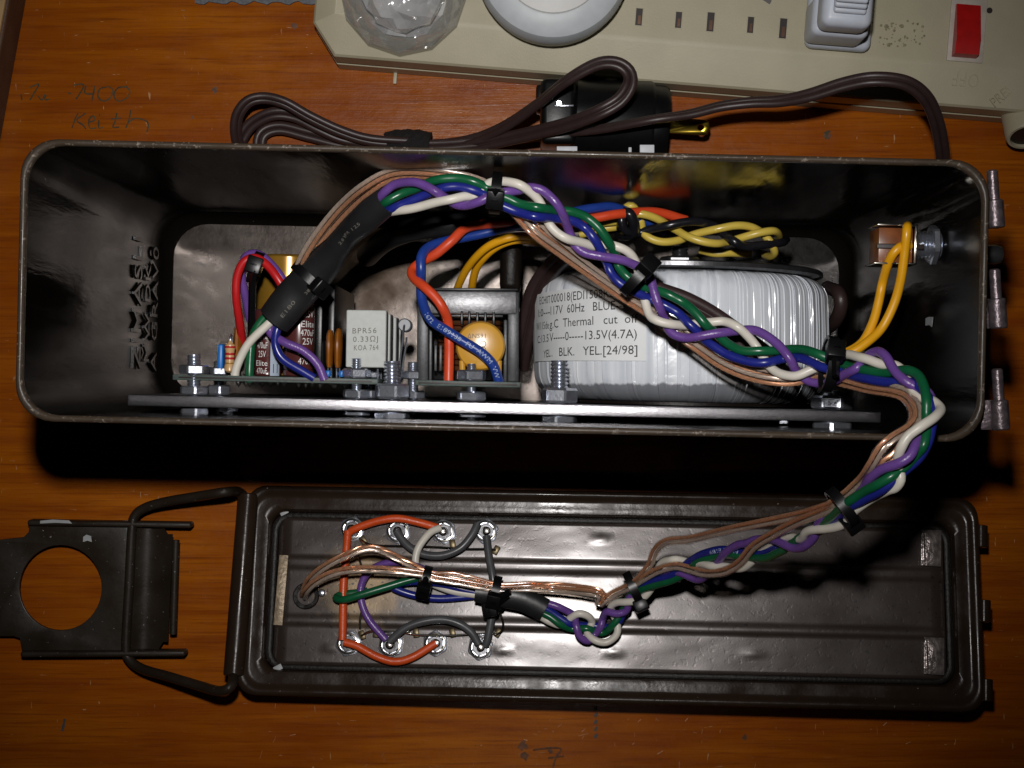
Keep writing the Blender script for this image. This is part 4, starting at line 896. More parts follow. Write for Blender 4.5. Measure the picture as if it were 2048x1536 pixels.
# red-orange and blue twisted supply pair
def wire(name, pts, r, m, label, group=None, seg=12, step=0.9):
    path = spline([P(*p) for p in pts], step); bm = BM(); tube(bm, path, r, seg)
    return fin(name, bm, MT[m], None, label=label, cat="wire", group=group), path
BL = [(1330, 462, 70), (1240, 418, 84), (1190, 416, 90), (1120, 430, 94), (1050, 448, 96), (991, 461, 98), (952, 470, 99), (893, 482, 102), (858, 494, 106), (843, 512, 109), (842, 540, 110), (842, 568, 107), (844, 600, 108), (860, 638, 112), (894, 662, 116), (927, 683, 116), (962, 705, 116), (986, 730, 115), (998, 764, 113)]
RD = [(1372, 440, 74), (1310, 424, 80), (1238, 428, 88), (1190, 436, 90), (1120, 446, 92), (1040, 446, 96), (975, 448, 101), (932, 456, 104), (903, 482, 107), (873, 507, 106), (844, 523, 104), (824, 541, 105), (829, 557, 108), (850, 575, 112), (870, 594, 113), (885, 615, 113), (895, 640, 110), (898, 675, 109), (898, 714, 110), (897, 764, 111)]
wb, wbp = wire("insulated_wire", BL, 1.72, "bblue", "bright blue printed wire crossing over the amber disc")
wire("insulated_wire", RD, 1.72, "red", "red-orange wire twisted round the bright blue wire beside the choke")
bm = BM(); Lb = 0; 
text_on_path(bm, "1672   E189138   FU  AWM  VW", wbp, sum((b-a).length for a, b in zip(wbp, wbp[1:])) - 36, 34, 1.5, 1.74); fin("print", bm, MT["blueprint"], wb, 0)
# amber pair behind the choke
wire("insulated_wire", [(914, 590, 62), (916, 574, 70), (933, 539, 80), (958, 508, 88), (985, 488, 92), (1025, 474, 94), (1060, 474, 90), (1110, 490, 80)], 1.45, "yellow", "left strand of the amber yellow pair arching out behind the choke", "amber wires behind the choke")
wire("insulated_wire", [(943, 590, 60), (944, 574, 68), (952, 539, 77), (972, 511, 84), (1000, 490, 88), (1035, 480, 89), (1075, 484, 84), (1115, 498, 76)], 1.45, "yellow", "right strand of the amber yellow pair arching out behind the choke", "amber wires behind the choke")
# amber pair at the toggle switch
wire("insulated_wire", [(1815, 452, 143), (1814, 456, 146.5), (1813, 470, 147), (1810, 498, 146), (1802, 556, 144), (1789, 605, 142), (1765, 654, 141), (1736, 683, 142), (1700, 706, 142), (1660, 716, 140)], 1.5, "yellow", "right strand of the amber yellow pair hanging from the toggle switch", "amber switch wires")
wire("insulated_wire", [(1818, 492, 143), (1804, 492, 145), (1788, 505, 145), (1775, 530, 142), (1765, 566, 137), (1757, 605, 137), (1746, 644, 138), (1726, 683, 139), (1695, 704, 139), (1660, 714, 136)], 1.5, "yellow", "left strand of the amber yellow pair hanging from the toggle switch", "amber switch wires")
# pale yellow and black plait behind the transformer
pb = thing("plaited_leads", P(1400, 470, 5), "plait of pale yellow and black leads behind the transformer disc", "wires")
def pw(pts, m, r=1.45, lb=None):
    bm = BM(); tube(bm, spline([P(*p) for p in pts], 0.9), r, 12); fin("insulated_wire", bm, MT[m], pb, label=lb)
pw([(1170, 462, 74), (1201, 447, 76), (1239, 441, 77), (1250, 428, 78), (1253, 414, 80), (1264, 412, 81), (1274, 424, 79), (1282, 444, 78), (1286, 464, 80), (1301, 477, 81), (1326, 484, 81), (1356, 481, 80), (1374, 474, 78), (1395, 467, 80), (1434, 458, 83), (1473, 451, 83), (1502, 454, 81), (1524, 466, 78), (1541, 485, 79), (1549, 504, 76), (1541, 513, 70), (1530, 510, 62)], "lemon")
pw([(1160, 470, 70), (1200, 458, 72), (1239, 452, 74), (1256, 436, 82), (1274, 428, 84), (1297, 431, 84), (1321, 441, 82), (1340, 453, 78), (1356, 462, 80), (1375, 473, 83), (1405, 483, 84), (1434, 487, 83), (1457, 483, 79), (1492, 473, 82), (1522, 465, 83), (1547, 462, 81), (1557, 470, 74), (1556, 485, 64)], "lemon")
pw([(1250, 420, 84), (1243, 440, 86), (1250, 460, 84), (1275, 466, 80), (1301, 459, 81), (1336, 451, 84), (1365, 445, 84), (1395, 443, 83), (1428, 452, 79), (1449, 469, 81), (1469, 483, 84), (1492, 493, 82), (1532, 489, 80), (1563, 485, 76), (1572, 480, 68)], "blackwire", 1.6)
pw([(1400, 500, 60), (1430, 507, 62), (1460, 506, 62), (1500, 508, 58)], "lemon")
pw([(1240, 470, 70), (1255, 470, 78), (1268, 462, 82), (1266, 440, 86), (1256, 426, 87), (1246, 432, 84), (1243, 455, 78)], "blackwire", 2.0)
# mains cord inside the can
def zip_cord(name, pts, r, label, ang=0, cat="cord", parent=None, step=1.4):
    path = spline([P(*p) for p in pts], step)
    if isinstance(ang, (list, tuple)):
        m_ = len(ang); n_ = len(path); aa = []
        for i in range(n_):
            f = i/(n_-1)*(m_-1); k = min(m_-2, int(f)); aa.append(ang[k] + (ang[k+1]-ang[k])*(f-k))
        ang = aa
    bm = BM(); tube(bm, offset_path(path, r*0.93, ang), r, 12); tube(bm, offset_path(path, -r*0.93, ang), r, 12)
    tube(bm, path, r*0.55, 8)
    return fin(name, bm, MT["brown"], parent, 60, label=label, cat=cat)
zip_cord("brown_cable", [(1040, 735, 50), (1046, 690, 58), (1058, 630, 66), (1072, 580, 74), (1100, 540, 84), (1140, 510, 100), (1190, 520, 122), (1250, 553, 130), (1310, 583, 130), (1370, 605, 129), (1430, 638, 128), (1500, 690, 127), (1560, 735, 122)], 1.9, "brown two-core mains cord passing over the transformer under the braid", [5, 0, 0, 10, 40, 20, 0, 0, 0])
bm = BM(); tube(bm, spline([P(1650, 660, 40), P(1672, 640, 55), P(1682, 610, 62), P(1676, 585, 60), P(1655, 575, 45)], 1), 2.6, 12); fin("cord_loop", bm, MT["brown"], None, label="short brown cord loop beside the right edge of the transformer", cat="cord")
# black insulated lump (taped splice) lying in the shade behind the sleeve
bm = BM(); tube(bm, spline([P(735, 512, 40), P(760, 488, 62), P(800, 466, 80), P(850, 455, 90), P(900, 450, 92), P(960, 446, 90)], 1.5), 4.2, 16); fin("splice_sleeve", bm, MT["sleeve"], None, label="thick black insulated splice sleeve in the shade behind the braid", cat="sleeve")
bm = BM(); box(bm, P(1022, 535, 60), (8, 20, 34), 3, RZ, 3); fin("grommet", bm, MT["gasket"], None, label="black rubber cord grommet left of the transformer", cat="grommet")

# ================================================================= TOGGLE SWITCH in the right wall
SZ = 143.0; tg = thing("toggle_switch", P(1790, 490, 128), "toggle switch with brown body mounted through the right wall of the can", "switch")
def swp(px, py, z=SZ): return P(px, py, z)
bm = BM(); a, b = swp(1754, 528), swp(1830, 452); box(bm, V((a.x+b.x)/2, (a.y+b.y)/2, SZ-7), (b.x-a.x-1.2, b.y-a.y-1.0, 13), 0.4, RZ); sb = fin("switch_body", bm, MT["phenolic"], tg)
bm = BM()
for (x0, y0, x1, y1) in ((1754, 448, 1832, 452), (1748, 525, 1832, 529), (1828, 448, 1833, 529)):
    p, q = swp(x0, y1), swp(x1, y0); box(bm, V((p.x+q.x)/2, (p.y+q.y)/2, SZ-6), (q.x-p.x, q.y-p.y, 14), 0.15, RZ)
fin("bracket", bm, MT["chrome"], tg)
bm = BM(); box(bm, swp(1800, 493) + V(0, 0, 0.2), (15, 1.6, 1.2), 0.2, RZ); fin("terminal", bm, MT["slot"], tg)
bm = BM(); thread(bm, swp(1834, 490, SZ-6), swp(1885, 491, SZ-6), 4.4, 1.1, 20); fin("threaded_bush", bm, MT["zinc"], tg, 25)
bm = BM(); hexnut(bm, swp(1858, 490, SZ-6), XAX, 11.5, 2.4, 0, 0.2); fin("nut", bm, MT["zinc"], tg, 20)
bm = BM(); thread(bm, C2W(HL + 0.2, 17.8, 139), C2W(HL + 6, 17.8, 139), 4.6, 1.1, 18); fin("threaded_bush", bm, MT["darkmetal"], tg, 25)
bm = BM(); lathe(bm, [(0, 0), (0, 1.9), (10, 3.0), (14, 3.2), (16, 2.6), (17, 0)], C2W(HL + 2, 17.8, 139), XAX, 18); fin("lever", bm, MT["darkmetal"], tg)

# ================================================================= LID (upside down, tilted on its carrying handle)
LC = P(1215, 1192, 27); TILT = 11.6
ML = Matrix.Translation(LC) @ Matrix.Rotation(math.radians(-1.35), 4, 'Z') @ Matrix.Rotation(math.radians(-TILT), 4, 'X') @ Matrix.Rotation(math.radians(-2.6), 4, 'Y')
MLi = ML.inverted(); LN = (ML.to_3x3() @ V(0, 0, 1)).normalized(); LX = (ML.to_3x3() @ V(1, 0, 0)).normalized(); LY = (ML.to_3x3() @ V(0, 1, 0)).normalized()
def L3(x, y, z): return ML @ V(x, y, z)
def PL(px, py, h):
    """point on the lid's plane raised by h, seen at that pixel"""
    d = ray(px, py); o = LC + LN * h; t = (o - CAM).dot(LN) / d.dot(LN); return CAM + d * t
lid = thing("can_lid", (LC.x, LC.y, 0), "dark brown can lid lying upside down with eight nickel jacks wired to its underside", "lid")
LA, LB = 145.5, 41.0
def ll(off, z, r): return [L3(x, y, z) for x, y in rrect(LA - off, LB - off, max(2, r), 6)]
bm = BM()
loft(bm, [ll(15, -12, 5), ll(2.5, -12, 6), ll(0.8, -10.5, 7), ll(0.3, -5, 7.5), ll(-0.5, -2.0, 8), ll(-0.7, -0.6, 8), ll(0, 0.5, 8), ll(1.2, 0.7, 7.5), ll(2.4, 0.1, 7), ll(3.2, -0.7, 7), ll(4.4, -1.0, 6.5), ll(6.5, -0.8, 6), ll(8.6, -1.1, 6), ll(9.4, -2.6, 6), ll(9.6, -6.5, 6)], cap0=True)
fin("lid_rim", bm, MT["lidpaint"], lid, 50)
bm = BM()
loft(bm, [ll(9.65, -4.6, 7), ll(11.0, -4.2, 6), ll(12.2, -4.9, 5), ll(12.4, -8, 5), ll(9.65, -8, 7)])
fin("gasket", bm, MT["gasket"], lid, 50)
def panel_h(y):
    e = [(-30, -5.2), (-28.8, -4.2), (-14.4, -4.0), (-12.6, -4.65), (-11.2, -4.65), (-8.8, -4.15), (8.0, -4.15), (10.4, -4.65), (12.4, -4.65), (14.6, -4.0), (28.8, -4.2), (30, -5.2)]
    if y <= e[0][0]: return e[0][1]
    for (a, za), (b, zb) in zip(e, e[1:]):
        if y <= b:
            t = (y - a) / (b - a); t = t*t*(3-2*t); return za + (zb - za)*t
    return e[-1][1]
bm = BM(); NX, NY = 90, 66; g = []
dimples = [(1203, 1078), (1003, 1300), (1230, 1305), (1508, 1308), (660, 1297), (1500, 1090)]
dl = [MLi @ PL(x, y, -4.0) for x, y in dimples]
for i in range(NX + 1):
    x = -133.1 + 266.2*i/NX; row = []
    for j in range(NY + 1):
        y = -29.6 + 59.2*j/NY; h = panel_h(y)
        ed = min(x + 133.1, 133.1 - x)
        if ed < 3: h = h + (-5.8 - h)*(1 - ed/3)
        for d in dl:
            rr = math.hypot(x - d.x, y - d.y)
            if rr < 2.4: h += 0.55*(1 - rr/2.4)
        h += 0.18*mnoise.noise(V(x*0.05, y*0.08, 3)) + 0.05*mnoise.noise(V(x*0.3, y*0.3, 7))
        row.append(bm.verts.new(L3(x, y, h)))
    g.append(row)
for i in range(NX):
    for j in range(NY): bm.faces.new((g[i][j], g[i+1][j], g[i+1][j+1], g[i][j+1]))
fin("ribbed_panel", bm, MT["lidpanel"], lid, 60)
# clear lacquer beads along the panel edge, tabs at both ends
bm = BM(); p = PL(562, 1180, -3.4); q = MLi @ p; 
box(bm, p, (3.6, 28, 0.6), 0.15, ML.to_3x3() @ Matrix.Rotation(math.radians(-2), 3, 'Z')); fin("end_tab", bm, MT["tabmetal"], lid)
for (px, py) in ((1862, 1096), (1868, 1312)):
    bm = BM(); p = PL(px, py, -2.6)
    box(bm, p, (8.0, 14.5, 0.8), 0.3, ML.to_3x3() @ Matrix.Rotation(math.radians(-2), 3, 'Z'))
    box(bm, p - LX*3.0 + LN*0.6, (1.2, 14.0, 1.0), 0.4, ML.to_3x3())
    fin("end_tab", bm, MT["worntab"], lid)
for (px, py) in ((568, 1024), (556, 1336)):
    bm = BM(); box(bm, PL(px, py, -3.6), (3.4, 2.2, 0.5), 0.1, ML.to_3x3() @ Matrix.Rotation(0.5, 3, 'Z')); fin("paint_chip", bm, MT["flake"], lid)
# black sealed lamp hole at the left end
bm = BM(); lathe(bm, [(0, 5.4), (0.5, 5.0), (0.4, 3.6), (-1.6, 3.2), (-1.6, 0)], PL(612, 1192, -4.1), LN, 22)
for v in bm.verts: v.co += LN*0.25*mnoise.noise(v.co*0.7)
fin("grommet_hole", bm, MT["gasket"], lid)
bm = BM(); lathe(bm, [(-1, 1.5), (0.4, 1.6), (1.2, 1.2), (1.7, 0)], PL(644, 1186, -3.8), LN, 14); fin("indicator_lamp", bm, MT["zinc"], lid)
# carrying handle underneath, on which the lid rests
bm = BM(); tube(bm, spline([L3(-45, 2, -12), L3(-45, -2, -17), L3(-40, -18, -22), L3(-30, -22, -22), L3(30, -22, -22), L3(40, -18, -22), L3(45, -2, -17), L3(45, 2, -12)], 2), 2.4, 10); fin("carrying_handle", bm, MT["lidpaint"], lid)
# hinge loops on the right end
for (px, py) in ((1962, 1073), (1968, 1222), (1972, 1380)):
    bm = BM(); a_ = PL(px, py + 22, -1.5); b_ = PL(px, py - 22, -1.5); cyl(bm, a_, b_, 2.6, 16, 0.3); box(bm, (a_ + b_)/2 - LX*3, (5, (a_-b_).length*0.96, 1.4), 0.3, ML.to_3x3()); fin("hinge_loop", bm, MT["lidpaint"], lid)
# rolled tube at the left end and latch
bm = BM(); ta, tb = PL(497, 988, -1.0), PL(468, 1352, -1.0); cyl(bm, ta, tb, 4.3, 24, 0.5); fin("latch_tube", bm, MT["lidpaint"], lid)

TOP = [(705, 1059), (796, 1063), (888, 1064), (972, 1063)]; BOT = [(697, 1287), (782, 1290), (871, 1287), (961, 1295)]
for i, (px, py) in enumerate(TOP + BOT):
    c = PL(px, py, -4.0); bm = BM()
    hexnut(bm, c - LN*0.2, LN, 9.0, 1.3, 3.4, random.random())
    jk = fin("jack", bm, MT["zinc"], lid, 30)
    bm = BM(); lathe(bm, [(0.8, 3.4), (1.2, 4.2), (1.9, 4.3), (2.4, 4.05), (2.45, 3.7), (2.2, 3.45), (0.6, 3.4)], c, LN, 28); fin("ring", bm, MT["chrome"], jk, 30)
    bm = BM(); lathe(bm, [(0.5, 3.45), (0.7, 3.1), (1.5, 3.0), (1.5, 2.75), (0.8, 2.6), (0.8, 2.3), (1.6, 2.2), (1.6, 1.9), (0.5, 1.8), (0.3, 0)], c, LN, 24); fin("socket", bm, MT["darkmetal"], jk, 30)
    bm = BM(); lathe(bm, [(0, 1.0), (2.6, 1.0), (3.4, 0.9), (3.6, 0)], c, LN, 12)
    lathe(bm, [(2.2, 0), (2.6, 1.5), (3.4, 1.7), (4.2, 1.2), (4.5, 0)], c + LX*random.uniform(-0.5, 0.5), LN, 12)
    fin("solder_lug", bm, MT["solder"], jk)
# bare bus wires and lugs beside the jacks
def bus(pts):
    bm = BM(); tube(bm, spline([PL(x, y, h) for x, y, h in pts], 1), 0.45, 8)
    fin("bus_wire", bm, MT["chrome"], lid)
bus([(722, 1080, -2), (745, 1090, -1.5), (800, 1092, -1.5), (870, 1094, -1.5), (930, 1098, -1.5), (975, 1098, -1.5), (992, 1100, -1.5)])
bus([(722, 1272, -2), (745, 1262, -1.6), (800, 1264, -1.6), (840, 1270, -1.6), (900, 1271, -1.6), (950, 1268, -1.6), (992, 1266, -1.6)])
bus([(716, 1112, -1.4), (724, 1140, -1.4), (726, 1200, -1.4), (720, 1240, -1.6), (720, 1258, -1.8)])
bus([(1000, 1225, 0), (1006, 1245, -0.5), (1004, 1262, -1), (990, 1270, -1.4)])
for (px, py) in ((726, 1080), (724, 1270), (905, 1088), (992, 1100), (832, 1266), (996, 1266), (905, 1266), (752, 1266)):
    bm = BM(); box(bm, PL(px, py, -2.4), (2.4, 3.6, 0.7), 0.3, ML.to_3x3() @ Matrix.Rotation(random.uniform(-0.6, 0.6), 3, 'Z')); fin("lug", bm, mat("brassy_lug", (0.10, 0.075, 0.035), 0.35, 0.6) if "lugm" not in MT else MT["lugm"], lid)
    if "lugm" not in MT: MT["lugm"] = bpy.data.materials["brassy_lug"]

# jumper wires on the lid
def jump(pts, m, label, group=None, r=1.6):
    path = spline([PL(*p) for p in pts], 0.9); bm = BM(); tube(bm, path, r, 12)
    return fin("jumper_wire", bm, MT[m], None, label=label, cat="wire", group=group)
jump([(700, 1064, -0.4), (714, 1056, 0.6), (756, 1042, 1.6), (797, 1037, 2), (842, 1046, 1.6), (880, 1057, 0.4)], "orange", "orange jumper wire arching between jacks of the upper row")
jump([(696, 1062, -0.4), (692, 1110, 0.6), (687, 1169, 1.0), (686, 1223, 0.6), (685, 1280, 0)], "orange", "straight orange jumper wire joining the upper and lower jack rows")
jump([(688, 1284, 1.2), (714, 1292, 1.4), (753, 1313, 1.4), (790, 1323, 1.2), (826, 1314, 1), (872, 1286, 0.4)], "orange", "orange jumper wire sagging below the lower jack row")
jump([(793, 1062, 0), (814, 1090, 0.8), (845, 1108, 1.2), (883, 1111, 1.4), (920, 1097, 1.6), (944, 1070, 1.4), (955, 1048, 0.6)], "grey", "dark grey jumper wire curving below the upper jack row")
jump([(973, 1072, 0.2), (978, 1114, 1.2), (985, 1152, 2.4), (988, 1190, 2), (983, 1234, 1.6), (975, 1278, 0.4), (970, 1292, -0.4)], "grey", "dark grey jumper wire running from the upper row down to the last lower jack")
jump([(778, 1284, 0), (808, 1258, 1), (842, 1244, 1.4), (883, 1239, 1.4), (917, 1247, 1.4), (942, 1264, 1), (957, 1288, 0)], "grey", "dark grey jumper wire arching above the lower jack row")
jump([(880, 1056, 1.4), (862, 1064, 3), (847, 1080, 4), (835, 1100, 4.4), (831, 1124, 4.2), (838, 1150, 3), (860, 1165, 2), (905, 1182, 2), (955, 1190, 2)], "white", "off-white wire rising from the third upper jack to the tie", None, 1.5)
jump([(950, 1186, 1.6), (900, 1162, 3.2), (850, 1140, 4.4), (812, 1126, 5), (775, 1126, 4.4), (742, 1140, 3.4), (724, 1166, 2.2), (722, 1199, 1.6), (737, 1238, 1), (772, 1280, 0)], "purple", "purple wire looping from the tie down to the lower jack row", None, 1.5)
jump([(950, 1184, 2), (905, 1160, 2.6), (850, 1156, 4), (820, 1160, 4.8), (770, 1175, 6), (720, 1190, 6.4), (688, 1199, 5.4), (672, 1196, 3), (684, 1189, 1.0), (710, 1186, -0.6), (735, 1182, -1.6)], "green", "green wire bent back in a hairpin over the straight orange jumper", None, 1.5)
jump([(960, 1190, 0.6), (927, 1194, 0.8), (880, 1197, 0.8), (840, 1193, 1), (806, 1184, 1.6), (786, 1174, 2.4), (798, 1167, 3), (835, 1163, 3.4), (880, 1168, 3), (930, 1180, 2.4), (965, 1188, 2)], "blue", "dark blue wire looping back under the black tie on the lid", None, 1.5)

# latch and its wire bail at the left
lt = thing("lid_latch", P(180, 1175, 0), "dark steel latch plate with large round hole and wire bail beside the lid", "latch")
zl = 9.0; kl = (H - zl) / F
def l2(px, py): q = P(px, py, zl); return (q.x, q.y)
out = [(60, 1046), (262, 1040), (262, 1310), (46, 1308), (43, 1292), (40, 1276), (28, 1272), (-24, 1272), (-24, 1082), (10, 1078), (48, 1074), (58, 1064)]
hole = [(122 + 82*math.cos(t*math.pi/20), 1175 + 85*math.sin(t*math.pi/20)) for t in range(40)]
bm = BM(); prism(bm, [l2(*q) for q in out], 1.6, Matrix.Translation((0, 0, zl)), [[l2(*q) for q in hole]], 0.3)
lp = fin("latch_plate", bm, MT["latchpaint"], lt, 35)
# folded side ears
for (pts) in ([(60, 1044), (386, 1049)], [(46, 1306), (374, 1304)]):
    bm = BM(); a_, b_ = P(*pts[0], zl), P(*pts[1], zl); c_ = (a_+b_)/2
    box(bm, V(c_.x, c_.y, zl + 0.6), ((b_-a_).length, 2.4, 6.6), 0.9, Matrix.Rotation(math.atan2(b_.y-a_.y, b_.x-a_.x), 3, 'Z'), 3); fin("side_ear", bm, MT["latchpaint"], lt)
# curved lip
bm = BM(); loops = []
for k in range(9):
    t = k/8; xx = 268 + 78*t; zz = zl + 1.0 - 4.2*math.sin(math.pi*min(1, t*1.0))*0.9 + (2.2*t*t)
    ins = 0 if t < 0.85 else 16
    loops.append([P(xx, 1052 + ins, zz + 0.8), P(xx - 10, 1300 - ins, zz + 0.8), P(xx - 10, 1300 - ins, zz - 0.8), P(xx, 1052 + ins, zz - 0.8)])
loft(bm, loops, cap0=True, cap1=True); fin("curved_lip", bm, MT["latchpaint"], lt, 50)
bm = BM(); tube(bm, spline([P(352, 1080, zl + 3), P(346, 1268, zl + 3)], 3), 1.5, 12); fin("lip_edge", bm, MT["latchpaint"], lt)
bm = BM()
tube(bm, spline([PL(494, 1000, -1), PL(478, 984, 0), P(452, 984, 26), P(400, 992, 22), P(330, 1004, 16), P(290, 1016, 12), P(270, 1032, 11), P(264, 1060, 11), P(258, 1175, 11), P(252, 1290, 11), P(258, 1318, 11), P(285, 1338, 14), P(340, 1354, 22), P(400, 1372, 30), P(440, 1382, 36), P(462, 1372, 38), PL(468, 1348, -1)], 1.2), 2.0, 12)
fin("wire_bail", bm, MT["latchpaint"], lt)
for (x0, y0, w_, h_) in ((80, 1047, 13, 1.6), (166, 1084, 3.6, 3), (352, 1150, 1.0, 10)):
    bm = BM(); q = P(x0, y0, zl + 0.9 if y0 > 1060 else zl + 3.95); prism(bm, [(0, 0), (w_*0.5, h_*0.2), (w_, 0), (w_*0.9, h_*0.8), (w_*0.4, h_), (0.1, h_*0.7)], 0.1, Matrix.Translation(q))
    fin("paint_chip", bm, MT["flake"], lt, 0)

# ================================================================= POWER STRIP behind the can
sa = math.radians(-4.65); SX = V(math.cos(sa), math.sin(sa), 0); SY = V(-math.sin(sa), math.cos(sa), 0); S0 = P(685, 139, 0)
def SP(a, b, z): return S0 + SX*a + SY*b + V(0, 0, z)
def SPX(px, py, z):
    """strip-local (a, b) of the point at height z seen at that pixel"""
    q = P(px, py, z) - S0; return q.dot(SX), q.dot(SY)
strip = thing("power_strip", tuple(SP(150, 40, 0)), "beige plastic power strip with red rocker switch across the top of the table", "power strip")
ZT = 29.2
def outl(f, l, z): return [SP(a, b, z) for a, b in ((-1 + l*0.6, f), (340, f), (340, 85), (-10.5 + l, 85), (-10.5 + l, 13 + f*0.2))]
bm = BM(); loft(bm, [outl(0.6, 0.6, 0), outl(0, 0, 1), outl(0, 0, 10.5), outl(0.9, 0.9, 11), outl(0.9, 0.9, 12.5), outl(0.2, 0.2, 13), outl(0.4, 0.4, 23.5), outl(1.2, 1.2, 24.6), outl(14.5, 8.5, 28.9), outl(16.0, 9.4, ZT), outl(17, 10, ZT)], cap0=True, cap1=True)
fin("strip_body", bm, MT["beige"], strip, 18)
bm = BM(); q0 = SP(22, -0.5, 1.2); box(bm, q0 + V(0, -1.5, 0), (1.4, 5, 2), 0.2, Matrix.Rotation(sa, 3, 'Z')); fin("mounting_spike", bm, MT["beige"], strip)
RS = Matrix.Rotation(sa, 3, 'Z')
for (px, py, wpx, hpx) in ((1278, 34, 13, 34), (1357, 40, 12, 32), (1421, 44, 14, 38), (1501, 50, 12, 32), (1566, 57, 14, 40)):
    c = P(px, py, ZT); w_, h_ = wpx*0.197, hpx*0.197
    bm = BM(); e = 0.35
    for (dx, dy, sx, sy) in ((0, h_/2+e/2, w_+2*e, e), (0, -h_/2-e/2, w_+2*e, e), (w_/2+e/2, 0, e, h_), (-w_/2-e/2, 0, e, h_)):
        box(bm, c + SX*dx + SY*dy + V(0, 0, 0.05), (sx, sy, 0.35), 0.05, RS)
    sl_ = fin("outlet_slot", bm, MT["beige"], strip, 20)
    bm = BM(); box(bm, c + V(0, 0, 0.02), (w_, h_, 0.1), 0, RS); fin("opening", bm, MT["slot"], sl_, 0)
    bm = BM(); box(bm, c + V(0, 0, 0.1) - SY*h_*0.16 + SX*0.2, (w_*0.45, h_*0.5, 0.08), 0, RS); fin("contact", bm, MT["slotcopper"], sl_, 0)
for (px, py) in ((1530, -1), (1389, -10)):
    bm = BM(); cyl(bm, P(px, py, ZT - 0.2), P(px, py, ZT) + V(0, 0, 0.12), 2.6, 20); fin("ground_hole", bm, MT["slot"], strip)
# rocker switch
ca, cb = SPX(1934, 56, ZT)
bm = BM(); box(bm, SP(ca, cb + 4, ZT + 0.2), (14.2, 35, 1.0), 0.25, RS); bz = fin("switch_bezel", bm, MT["bezel"], strip)
bm = BM(); pa = SPX(1936, 60, ZT + 4)
t = BM(); prof2 = [(-10.2, 0), (-10.2, 1.2), (-9.6, 4.4), (-3.5, 5.4), (10.4, 1.6), (10.4, 0)]
loft(t, [[SP(pa[0] + sx, pa[1] + y, ZT + 0.7 + z) for y, z in prof2] for sx in (-4.7, 4.7)], cap0=True, cap1=True); merge(bm, t)
fin("rocker", bm, MT["switchred"], strip, 25)
bm = BM(); q = SPX(1958, 148, 27.4); text_map(bm, "OFF", 10.2, 5.4, lambda x, y, z: SP(q[0] - x, q[1] - y, 24.6 + 0.30*(q[1] - y - 1.2) + z + 0.25), 1.15, ext=0.4); fin("raised_lettering", bm, MT["beige"], strip, 20)
bm = BM(); q = P(2034, 170, 26); ex = V(-math.cos(math.radians(46)), -math.sin(math.radians(46)), 0); ey = V(math.sin(math.radians(46)), -math.cos(math.radians(46)), 0)
q = P(1990, 214, 26.4); ex = V(math.cos(math.radians(40)), math.sin(math.radians(40)), 0); ey = V(-math.sin(math.radians(40)), math.cos(math.radians(40)), 0.2)
text_plane(bm, "PRESS  TO", 21, 4.0, q, ex, ey, 1.0, 0.15); fin("raised_lettering", bm, MT["beige"], strip, 20)
# reset button housing
bc = P(2042, 226, 12); bm = BM(); lathe(bm, [(0, 0), (0, 8.6), (16, 8.4), (17, 7.8), (17, 6.8), (10, 6.6), (10, 0)], bc + V(0, 4, 0), V(0, -0.94, 0.5), 32); hb = fin("button_housing", bm, MT["beige"], strip)
bm = BM(); lathe(bm, [(15.6, 6.75), (15.7, 0)], bc + V(0, 4, 0), V(0, -0.94, 0.5), 28); fin("opening", bm, MT["slot"], hb)
# recessed panel line, screw hole, grime
bm = BM(); cyl(bm, P(1979, 21, ZT), P(1979, 21, ZT) + V(0, 0, 0.1), 1.2, 12); fin("screw_hole", bm, MT["slot"], strip)
bm = BM()
for k in range(60):
    px = random.choice((1770, 1792, 1836, 1805)) + random.gauss(0, 12); py = random.choice((50, 56, 78, 84)) + random.gauss(0, 6); rr = abs(random.gauss(0.2, 0.3)) + 0.1
    qq = P(px, py, ZT) + V(0, 0, 0.03); lathe(bm, [(0, rr), (0.03, rr*0.7), (0.035, 0)], qq, V(0, 0, 1), 6)
fin("grime", bm, MT["grime"], strip, 0, kind="stuff")
# white plug in the strip
wp = thing("white_plug", tuple(P(1682, 40, ZT)), "white square plug with ribbed strain relief, plugged into the power strip", "plug")
def pbox(name, x0, y0, x1, y1, za, zb, bev, m="plugwhite", par=None):
    a_, b_ = P(x0, y1, zb), P(x1, y0, zb); bm = BM(); box(bm, V((a_.x+b_.x)/2, (a_.y+b_.y)/2, (za+zb)/2), (b_.x-a_.x, b_.y-a_.y, zb-za), bev, RS, 4); return fin(name, bm, MT[m], par)
pbox("plug_base", 1616, -20, 1748, 96, ZT, ZT + 8, 3.2, par=wp)
pbox("plug_neck", 1626, -10, 1742, 72, ZT + 7, ZT + 26, 3, par=wp)
hd = pbox("plug_head", 1648, -60, 1750, 52, ZT + 26, ZT + 40, 3.4, par=wp)
for k in range(4): pbox("strain_relief_rib", 1672 + 2*k, -80 - 8*k, 1738 + 2*k, 26 - 11*k, ZT + 40 + 3.0*k, ZT + 42.4 + 3.0*k, 1.1, par=wp)
bm = BM(); a_ = P(1686, 82, ZT + 9); box(bm, P(1684, 80, ZT + 8), (11, 2.6, 0.5), 0.2, RS); fin("moulded_mark", bm, MT["plugwhite"], wp)
